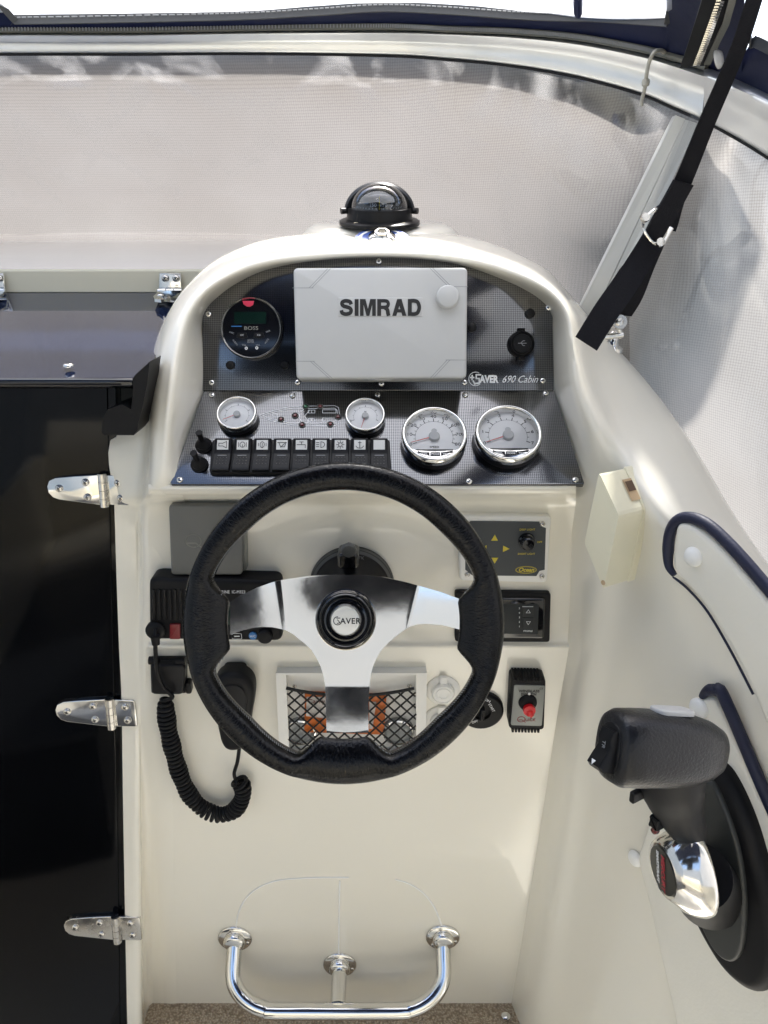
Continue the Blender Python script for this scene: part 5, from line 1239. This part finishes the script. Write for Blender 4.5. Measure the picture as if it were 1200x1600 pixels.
# spoke plate as a grid: front surface dished, with creases
def hz(x, y):       # height of the plate at pixel offset from the centre
    d = 0
    for v, c in ((-(x - 540), 100), ((x - 540), 104), ((y - 970), 100)):
        if v > c: d = max(d, (v - c) * .00022)
    return -.026 + d + .0000004 * 0
outer_px = [(357.5, 942), (372, 932), (400, 919), (425, 910), (447, 905), (480, 900.5), (510, 898.5), (540, 898), (570, 898.5), (600, 902), (632, 909), (660, 917), (690, 926), (718.5, 937),
            (719.5, 985), (705, 981), (690, 977), (664, 975), (652, 975.5), (640, 979), (628, 987), (616, 996), (605, 1006), (595, 1017), (588, 1029), (583, 1041), (579, 1055), (577.5, 1070), (576, 1100), (575.5, 1150),
            (509, 1150), (508.5, 1100), (508, 1070), (505, 1055), (501, 1041), (495, 1029), (487, 1016), (478, 1007), (469, 1000), (458, 991), (447, 985), (436, 982), (425, 980), (410, 980), (393, 982), (375, 987), (358, 993)]
def SP(x, y):
    h = hz(x, y); p = FS.loc(x, y, h); return p
bmx = bmesh.new(); vv = [bmx.verts.new(SP(x, y)) for x, y in outer_px]; f0 = bmx.faces.new(vv)
# cut along crease lines so the bends are straight
for (px_, nx, ny) in (((440, 945), 1, -.16), ((644, 945), 1, .25), ((540, 1070), 0, 1)):
    p = FS.loc(px_[0], px_[1], -.026); gm = bmx.verts[:] + bmx.edges[:] + bmx.faces[:]
    nrm = Vector((nx, -ny, 0)).normalized()
    bmesh.ops.bisect_plane(bmx, geom=gm, plane_co=p, plane_no=nrm, dist=1e-5)
for v in bmx.verts:
    px_, py_ = proj(FS.w(v.co)); pass
# set heights by side of the crease
for v in bmx.verts:
    best = 0
    for (px_, nx, ny), sgn in ((((440, 945), 1, -.16), -1), (((644, 945), 1, .25), 1), (((540, 1070), 0, 1), 1)):
        p = FS.loc(px_[0], px_[1], -.026); nrm = Vector((nx, -ny, 0)).normalized(); d = (Vector((v.co.x, v.co.y, 0)) - Vector((p.x, p.y, 0))).dot(nrm) * sgn
        if px_[1] == 1070 and abs(v.co.x - p.x) > .05: continue
        if px_[1] != 1070 and v.co.y < FS.loc(540, 1040, -.026).y: continue
        if d > 0: best = max(best, d * (.115 if px_[1] == 1070 else .2))
    v.co.z = -.026 + best
bmesh.ops.bevel(bmx, geom=[e for e in bmx.edges if len(e.link_faces) == 2], offset=.004, segments=4, affect='EDGES', profile=.5)
r_ = bmesh.ops.extrude_face_region(bmx, geom=bmx.faces[:])
for v in [e for e in r_['geom'] if isinstance(e, bmesh.types.BMVert)]: v.co.z -= .0045
bmesh.ops.recalc_face_normals(bmx, faces=bmx.faces)
for f in bmx.faces: f.smooth = True
for e in bmx.edges:
    if len(e.link_faces) == 2 and e.calc_face_angle(0) > R(30): e.smooth = False
me = bpy.data.meshes.new('spoke_plate'); bmx.to_mesh(me); bmx.free(); me.materials.append(MT.get('spokes') or pbr('spokes', (.88, .82, .73), .08, 1, rvar=.02, varscale=40, bump=('n', 7, .1, .003)))
o = bpy.data.objects.new('spoke_plate', me); COL.objects.link(o); o.parent = sw.e
c = FS.loc(540, 969, -.02); r = 48 * (_wd + .02) / 1200
g = G(); g.at(c.x, c.y, -.026); g.lathe([(r, 0), (r, .003), (r * .93, .009), (r * .84, .011), (r * .76, .0085), (r * .70, .004), (r * .62, .004), (r * .55, .0075), (r * .50, .0085)], 64, cap=False); sw.part('hub_ring', g, BLKG, smooth=60)
g = G(); g.at(c.x, c.y, -.026); g.lathe([(r * .50, .003), (r * .495, .0095), (r * .46, .0108), (0, .011)], 56); hc = sw.part('hub_cap', g, MT.get('satin') or pbr('satin', (.78, .76, .70), .3, .85, bump=('n', 60, .1, .001)))
text(sw, 'AVER', .0088, c.x + .0055, c.y - .0005, -.0148, INK, hc, bold=.0002, space=1.1)
g = G(); strokes(g, [[(c.x - .0085 + .0045 * math.cos(R(a)), c.y + .0045 * math.sin(R(a))) for a in range(90, 330, 20)], [(c.x - .006, c.y + .003), (c.x - .0095, c.y + .003)], [(c.x - .0085, c.y + .001), (c.x - .006, c.y - .002), (c.x - .009, c.y - .003)]], .0009, -.0148); sw.part('emblem', g, INK, hc)
# column and bezel behind
hb = Thing('helm_unit', 'round black helm bezel and column showing above the wheel hub', 'helm bezel', FU, FU.loc(550, 914))
g = G(); r = 66.5 * .985 / 1200
g.lathe([(r, 0), (r, .004), (r * .97, .008), (r * .90, .011), (r * .86, .016), (r * .62, .042), (r * .5, .05), (0, .051)], 64); hb.part('bezel_cone', g, BLK, smooth=50)
g = G(); g.lathe([(r * 1.0, .001), (r * 1.0, .0058), (r * .93, .0105), (r * .87, .0115)], 64, cap=False); hb.part('satin_ring', g, DGREY)
text(hb, 'ULTRAFLEX', .0062, 0, r * .83, .018, GINK)
g = G(); p = hb.P(545, 868, .03); g.at(p.x, p.y, .03); g.box((0, 0, .005), (.026, .022, .028), bev=.004, rnd=.006); g.at(); hb.part('tilt_lock', g, BLKG)
g = G(); p = hb.P(545, 860, .045); g.at(p.x, p.y, .043); g.lathe([(.010, 0), (.010, .004), (.008, .006), (0, .0065)], 8); hb.part('lock_bolt', g, DGREY)
a = FU.w((hb.o.x, hb.o.y, .04)); b = FS.w((c.x, c.y, -.03)); 
g = G(); g.tube([hb.V(a), hb.V(b)], [.024, .019], 24); hb.part('column', g, BLK)

# ================================================================== FOOT RAIL AND STEP
fr = Thing('foot_rail', 'polished steel foot rail on three flanges at the bottom of the console', 'rail', FL, FL.loc(531, 1507))
fl_px = [(367, 1467), (692, 1465), (531, 1508)]
rad = .0125
for i, (x, y) in enumerate(fl_px):
    p = fr.P(x, y, .002); g = G(); g.lathe([(.0275, 0), (.0275, .0025), (.026, .004), (.0175, .0045), (.0168, .012), (.0145, .0145), (.0125, .015)], 40)
    f = fr.part('flange', g, CHROME, loc=(p.x, p.y, 0), smooth=50)
    for a in (90, 210, 330): screw(fr, .0215 * math.cos(R(a + 12)), .0215 * math.sin(R(a + 12)), .0035, .0032, BRUSH, parent=f)
L0 = fr.P(367, 1467); R0_ = fr.P(692, 1465); C0 = fr.P(531, 1508)
# reach of the rail: where its middle, at the post's height, meets row 1579
hh = .05
for _ in range(60):
    q = fr.P(531, 1581, hh); hh += (q.y - (C0.y - .004)) * -1.0 if False else 0
    break
lo, hi = 0.0, .4
for _ in range(50):
    m_ = (lo + hi) / 2
    px_, py_ = proj(fr.M @ Vector((0, C0.y - .006, m_)))
    if py_ < 1580: lo = m_
    else: hi = m_
hh = lo
yq = lambda h: L0.y + (C0.y - .006 - L0.y) * min(1, h / hh)
xl, xr = L0.x, R0_.x; bw = .075
path = [(xl, L0.y, 0), (xl, yq(.02), .02), (xl, yq(hh * .45), hh * .45)]
for a in (15, 30, 45, 60, 75, 90): path.append((xl + bw * (1 - math.cos(R(a))), 0, hh * .45 + (hh * .55) * math.sin(R(a))))
pr = [(xr - (x - xl), y, h) for x, y, h in path[::-1]]
path = [(x, yq(h), h) for x, _, h in path] + [(x, yq(h), h) for x, _, h in pr]
g = G(); g.tube(catmull(path, 3), rad, 20); fr.part('bent_tube', g, CHROME, smooth=60)
g = G(); g.tube([(C0.x, C0.y, 0), (C0.x, C0.y - .003, hh * .9)], rad * .98, 20); fr.part('centre_stub', g, CHROME, smooth=60)
zc = FL.w(FL.loc(500, 1572)).z
stp = Thing('step_carpet', 'flecked brown carpet on the step at the foot of the console', 'carpet', o=FL.w(FL.loc(500, 1570)))
def cz(x, y): return stp.V(wz(x, y, zc))
o = [cz(192, 1700), cz(196, 1610), cz(203, 1578), cz(213, 1570), cz(240, 1567), cz(420, 1562), (cz(600, 1560)), cz(770, 1560), cz(795, 1562), cz(806, 1575), cz(818, 1610), cz(845, 1700)]
g = G(); g.prism([(p.x, p.y) for p in o], -.004, .004, bev=.002); stp.part('carpet', g, CARPET)
g = G(); g.tube([(p.x, p.y + .001, .0015) for p in catmull(o, 4)], .004, 8); stp.part('binding', g, CARPETE)
for x, y in ((221, 1597), (790, 1594)):
    p = cz(x, y); g = G(); g.lathe([(.008, 0), (.0075, .003), (.005, .005), (0, .0055)], 20); stp.part('snap_stud', g, CHROME, loc=(p.x, p.y, .004))
g = G(); a = [cz(150, 1572), cz(900, 1572), cz(900, 1900), cz(150, 1900)]; g.prism([(p.x, p.y) for p in a], -.2, -.0045, bev=.01); stp.part('step_block', g, GEL)

# ================================================================== STARBOARD SIDE
ib = Thing('ivory_box', 'yellowed ivory plastic box with a square notch on the starboard wall', 'junction box', FW, FW.loc(960, 830))
def ibq(h, pts): return [ib.P(x, y, h) for x, y in pts]
# base plate, then deep lid; outline measured on the lid's front
hl = .050
lid = ibq(hl, ((939, 737), (966, 805), (945, 920), (914, 845)))
lid_q = [ib.P(938, 739, hl), ib.P(966, 806, hl), ib.P(944, 919, hl), ib.P(915, 846, hl)]
g = G(); L4 = [ib.P(936, 738, hl), ib.P(967, 806, hl), ib.P(943, 921, hl), ib.P(913, 848, hl)]
g.prism(smooth_poly([Vector(p[:2]) for p in roundpoly(L4[::-1], .004, 2)], 0), .012, hl); ib.part('lid', g, IVORY, smooth=8)
B4 = [p * 1.0 for p in L4]; 
g = G(); g.prism(roundpoly([(p - (L4[0] + L4[2]) / 2) * 1.03 + (L4[0] + L4[2]) / 2 for p in L4][::-1], .004), 0, .0115, bev=.001); ib.part('base_plate', g, IVORY)
m_ = L4[0].lerp(L4[1], .52); d_ = (L4[1] - L4[0]); d_.z = 0; d_.normalize(); n_ = Vector((-d_.y, d_.x, 0))
if (m_ - (L4[0] + L4[2]) / 2).dot(n_) < 0: n_ = -n_
g = G(); c_ = m_ + n_ * .0006
g.add([c_ + d_ * a + n_ * .0006 + Vector((0, 0, z - hl)) for a, z in ((-.013, .010), (.013, .010), (.013, .024), (-.013, .024))], [(0, 1, 2, 3)]); g.add([c_ + d_ * a + n_ * .0014 + Vector((0, 0, z - hl)) for a, z in ((-.010, .011), (.002, .011), (.002, .022), (-.010, .022))], [(0, 1, 2, 3)], 1)
ib.part('notch', g, [TAN, MT['rd2'] if False else pbr('dark_gap', (.12, .07, .04), .7)])
p = L4[2].lerp((L4[0] + L4[2]) / 2, .12); g = G(); g.lathe([(.003, 0), (.0028, .0008), (.002, .0004)], 16); ib.part('recess_screw', g, TAN, loc=(p.x, p.y, hl))

def pad(t, pts, z0, z1, bev, name='pad_face'):
    g = G(); P_ = [t.P(x, y, z1 + t.o.z) for x, y in pts]; P_ = smooth_poly(P_, 2); g.prism([(p.x, p.y) for p in P_], z0, z1, bev=bev, seg=5); t.part(name, g, PAD, smooth=60)
def button(t, px, py, h, r, tilt=0):
    p = t.P(px, py, h + t.o.z + .004); g = G(); g.lathe([(r, 0), (r, .0015), (r * .85, .0045), (r * .5, .0065), (0, .0072)], 28); t.part('button', g, BTN, loc=(p.x, p.y, h), smooth=70)
up = Thing('coaming_pad', 'cream upholstered side pad with navy piping, running along the gunwale', 'side pad', FW, FW.loc(1100, 900))
pts1 = [(1049, 868), (1052, 840), (1054, 822), (1062, 815), (1074, 818), (1092, 828), (1126, 858), (1157, 893), (1200, 940), (1270, 1020), (1330, 1100), (1330, 1420), (1240, 1240), (1200, 1150), (1175, 1080), (1140, 1012), (1105, 953), (1075, 918), (1051, 897)]
pad(up, pts1, .0, .024, .007)
pl = [(1050, 900), (1041, 885), (1040, 860), (1043, 835), (1052, 817), (1066, 810), (1084, 812), (1106, 824), (1134, 850), (1165, 884), (1204, 930), (1274, 1010), (1340, 1090)]
g = G(); q = catmull([up.P(x, y, .022) for x, y in pl], 6); g.tube([(p.x, p.y, .018) for p in q], [.003 + .0032 * min(1, i / 12) for i in range(len(q))], 12); up.part('piping', g, WELT, smooth=70)
g = G(); q = catmull([up.P(x, y, .004) for x, y in [(1050, 902), (1074, 922), (1104, 957), (1140, 1018), (1175, 1086)]], 6); g.tube([(p.x, p.y, .002) for p in q], .0014, 8); up.part('lower_piping', g, WELT, smooth=70)
button(up, 1080, 871, .0235, .0105)
lp = Thing('throttle_pad', 'large cream upholstered panel behind the throttle, with navy piping', 'side pad', FW, FW.loc(1100, 1300))
pts2 = [(1084, 1100), (1096, 1090), (1110, 1088), (1122, 1100), (1196, 1268), (1260, 1400), (1330, 1560), (1330, 1800), (1100, 1800), (1078, 1700), (1052, 1588), (1030, 1490), (1010, 1400), (994, 1345), (1000, 1325), (1030, 1240)]
pad(lp, pts2, .0, .012, .006)
pl = [(1094, 1090), (1104, 1080), (1118, 1080), (1131, 1094), (1203, 1262), (1268, 1396), (1340, 1560)]
g = G(); q = catmull([lp.P(x, y, .012) for x, y in pl], 6); g.tube([(p.x, p.y, .010) for p in q], [.003 + .0035 * min(1, i / 8) for i in range(len(q))], 12); lp.part('piping', g, WELT, smooth=70)
button(lp, 1089, 1108, .0115, .0115); button(lp, 990, 1343, .0015, .0105); button(lp, 1187, 1360, .0115, .013)

# throttle ------------------------------------------------------------------
th = Thing('throttle_control', 'black engine throttle lever with a chrome hub on an oval black base', 'throttle', FW, FW.loc(1120, 1380, .012))
h0 = .012
def tp_(x, y, h): return th.P(x, y, h + h0)
def proj_l(x, y, h): return proj(th.M @ Vector((x, y, h)))
base = [(1113, 1206), (1136, 1244), (1160, 1302), (1177, 1364), (1194, 1414), (1202, 1460), (1206, 1500), (1203, 1533), (1192, 1556), (1174, 1565), (1150, 1556), (1116, 1525), (1089, 1482), (1068, 1440), (1055, 1390), (1052, 1330), (1058, 1270), (1072, 1220), (1092, 1200)]
g = G(); P_ = smooth_poly([tp_(x, y, .016) for x, y in base], 2); g.prism([(p.x, p.y) for p in P_], 0, .020, bev=.014, seg=6); th.part('base_plate', g, BLKM, smooth=60)
inn = [(1100, 1222), (1122, 1270), (1142, 1330), (1152, 1390), (1154, 1450), (1147, 1500), (1132, 1515), (1108, 1500), (1086, 1460), (1068, 1410), (1062, 1350), (1066, 1280), (1082, 1226)]
g = G(); P_ = smooth_poly([tp_(x, y, .024) for x, y in inn], 2); g.prism([(p.x, p.y) for p in P_], .018, .026, bev=.004, seg=4); th.part('raised_cover', g, MT.get('thr_cover') or pbr('thr_cover', (.028, .03, .028), .45), smooth=60)
# hub: metal dome whose badge looks across the cockpit
hn = Vector((-.975, -.20, -.06)).normalized(); hu = Vector((0, 0, 1)).cross(hn).normalized(); hv = hn.cross(hu)
bc = wpt(1037, 1360, .575)
HM = Matrix(((hu.x, hv.x, hn.x, bc.x), (hu.y, hv.y, hn.y, bc.y), (hu.z, hv.z, hn.z, bc.z), (0, 0, 0, 1))); TH = th.Mi @ HM
rs = [(0, .0, 0), (.0225, 0, 0), (.0245, .0012, 0), (.0265, 0, .0), (.030, -.005, .1), (.035, -.013, .4), (.0365, -.022, .7), (.0370, -.029, .9), (.0360, -.033, 1), (.033, -.035, 1)]
vs = []; fs = []; n = 56
for r, z, m in rs:
    cx = .004 * m; cy = -.012 * m
    for i in range(n):
        a = 2 * math.pi * i / n; k = 1 + (.50 * max(0, math.sin(a)) ** 3 * (m if m < .6 else .6) if m else 0)
        vs.append((cx + r * math.cos(a), cy + r * 1.06 * math.sin(a) * k, z))
for k in range(len(rs) - 1):
    for i in range(n):
        j = (i + 1) % n; fs.append((k * n + i, (k + 1) * n + i, (k + 1) * n + j, k * n + j))
g = G(); g.T = TH; g.add(vs, fs); th.part('chrome_hub', g, MT.get('hubmetal') or pbr('hubmetal', (.75, .73, .69), .12, .95, rvar=.05, varscale=50, bump=('n', 9, .2, .004)), smooth=50)
g = G(); g.tube([TH @ Vector((.004, -.012, -.035)), tp_(1108, 1395, .01)], [.031, .036], 36); th.part('hub_collar', g, BLKM)
g = G(); g.T = TH; g.lathe([(.0222, 0), (.0218, .0016), (0, .0024)], 44, sy=1.06); bdg = th.part('badge', g, MT.get('badge') or pbr('badge', (.022, .022, .016), .3))
for s_, dx, sz, m in (('MERCURY', .0035, .0085, None), ('SMARTCRAFT', -.006, .0055, WINK)):
    me = text_mesh(s_, sz, m or pbr('badge_red', (.42, .01, .03), .4), bold=.0002); ob = bpy.data.objects.new('lettering', me); COL.objects.link(ob); ob.parent = bdg
    ob.matrix_local = TH @ Matrix.Translation((dx, 0, .0028)) @ Matrix.Rotation(R(-80), 4, 'Z')
# grip: a fat lever handle lying across, its left end nearer the eye
gR = wpt(1120, 1171, .575); gL = wpt(954, 1167, .545); ax = (gL - gR).normalized(); LEN = (gL - gR).length
upg = (Vector((0, .28, 1)) - ax * ax.dot(Vector((0, .28, 1)))).normalized(); fwdg = upg.cross(ax)
GM = Matrix(((fwdg.x, upg.x, ax.x, gR.x), (fwdg.y, upg.y, ax.y, gR.y), (fwdg.z, upg.z, ax.z, gR.z), (0, 0, 0, 1)))
TG = th.Mi @ GM
hL = LEN
secs = [(-.005, .006, .007), (-.003, .012, .014), (.003, .0175, .0205), (.014, .022, .026), (.032, .0255, .0305), (.060, .027, .0325), (hL - .022, .0265, .0325), (hL - .008, .026, .032), (hL - .002, .024, .029), (hL, .021, .025), (hL + .0005, .014, .018)]
vs = []; fs = []; n = 44
for h, a_, b_ in secs:
    for i in range(n):
        t = 2 * math.pi * i / n; c_, s_ = math.cos(t), math.sin(t); e = .74
        vs.append((math.copysign(abs(c_) ** e, c_) * a_, math.copysign(abs(s_) ** e, s_) * b_, h))
for k in range(len(secs) - 1):
    for i in range(n):
        j = (i + 1) % n; fs.append((k * n + i, k * n + j, (k + 1) * n + j, (k + 1) * n + i))
fs += [tuple(range(n))[::-1], tuple(range((len(secs) - 1) * n, len(secs) * n))]
g = G(); g.T = TG; g.add(vs, fs); th.part('grip', g, MT.get('grip') or pbr('grip', (.008, .008, .010), .3, spec=.4, bump=('n', 420, .5, .0012)), smooth=50)
def tw(x, y, Y): return th.W(x, y, Y)
g = G(); g.tube(catmull([tw(1040, 1180, .575), tw(1046, 1220, .58), tw(1052, 1245, .583), tw(1062, 1272, .585), tw(1073, 1296, .588), tw(1078, 1312, .59)], 5), [.034] * 4 + [.034 - .0009 * i for i in range(7)] + [.028 - .001 * i for i in range(15)], 28, flat=.85, upv=(0, 0, 1)); th.part('neck', g, BLKM, smooth=60)
# trim rocker on the grip's end
g = G(); g.T = TG; g.prism(smooth_poly([(-.012, -.021), (.012, -.021), (.014, 0), (.012, .021), (-.012, .021), (-.014, 0)], 2), hL - .004, hL + .0015, bev=.001); th.part('switch_surround', g, BLK)
g = G(); g.T = TG; rr = []
for x in (-.0095, -.008, .008, .0095):
    rr.append([(x, y, hL + z - (.002 if abs(x) > .0085 else 0)) for y, z in ((.016, 0), (.0155, .005), (.008, .0075), (.001, .0065), (-.008, .012), (-.015, .0155), (-.019, .012), (-.020, 0))])
g.grid(rr, flip=True); g.grid([rr[0], [(p[0], p[1], hL - .001) for p in rr[0]]]); g.grid([rr[-1], [(p[0], p[1], hL - .001) for p in rr[-1]]], flip=True)
tr_ = th.part('trim_rocker', g, BLK, smooth=40)
me = text_mesh('TRIM', .006, GINK); ob = bpy.data.objects.new('lettering', me); COL.objects.link(ob); ob.parent = tr_; ob.matrix_local = TG @ Matrix.Translation((0, -.001, hL + .0075)) @ Matrix.Rotation(R(-90), 4, 'Z')
g = G(); g.T = TG; g.add([(-.003, -.011, hL + .0148), (.003, -.011, hL + .0148), (0, -.0155, hL + .0165)], [(2, 1, 0)]); th.part('arrow_mark', g, WINK, tr_)
g = G(); g.T = TG @ Matrix.Translation((0, .0325, .055)) @ Matrix.Rotation(R(-90), 4, 'X'); g.box((0, 0, .001), (.020, .040, .004), bev=.0015, rnd=.008); th.part('top_insert', g, LGREY)
g = G(); g.T = Matrix.Translation(tw(1000, 1240, .575)); g.box((0, 0, 0), (.006, .012, .022), bev=.001, rnd=.002); th.part('release_latch', g, BLK)
g = G(); g.T = Matrix.Translation(tw(1026, 1284, .58)); g.box((0, 0, 0), (.010, .012, .010), bev=.002); th.part('stop_clip', g, BLKM)
g = G(); g.T = Matrix.Translation(tw(1024, 1297, .578)); g.lathe([(0, -.004), (.0035, -.002), (.004, 0), (.003, .003), (0, .004)], 14); th.part('stop_pin', g, DRED)
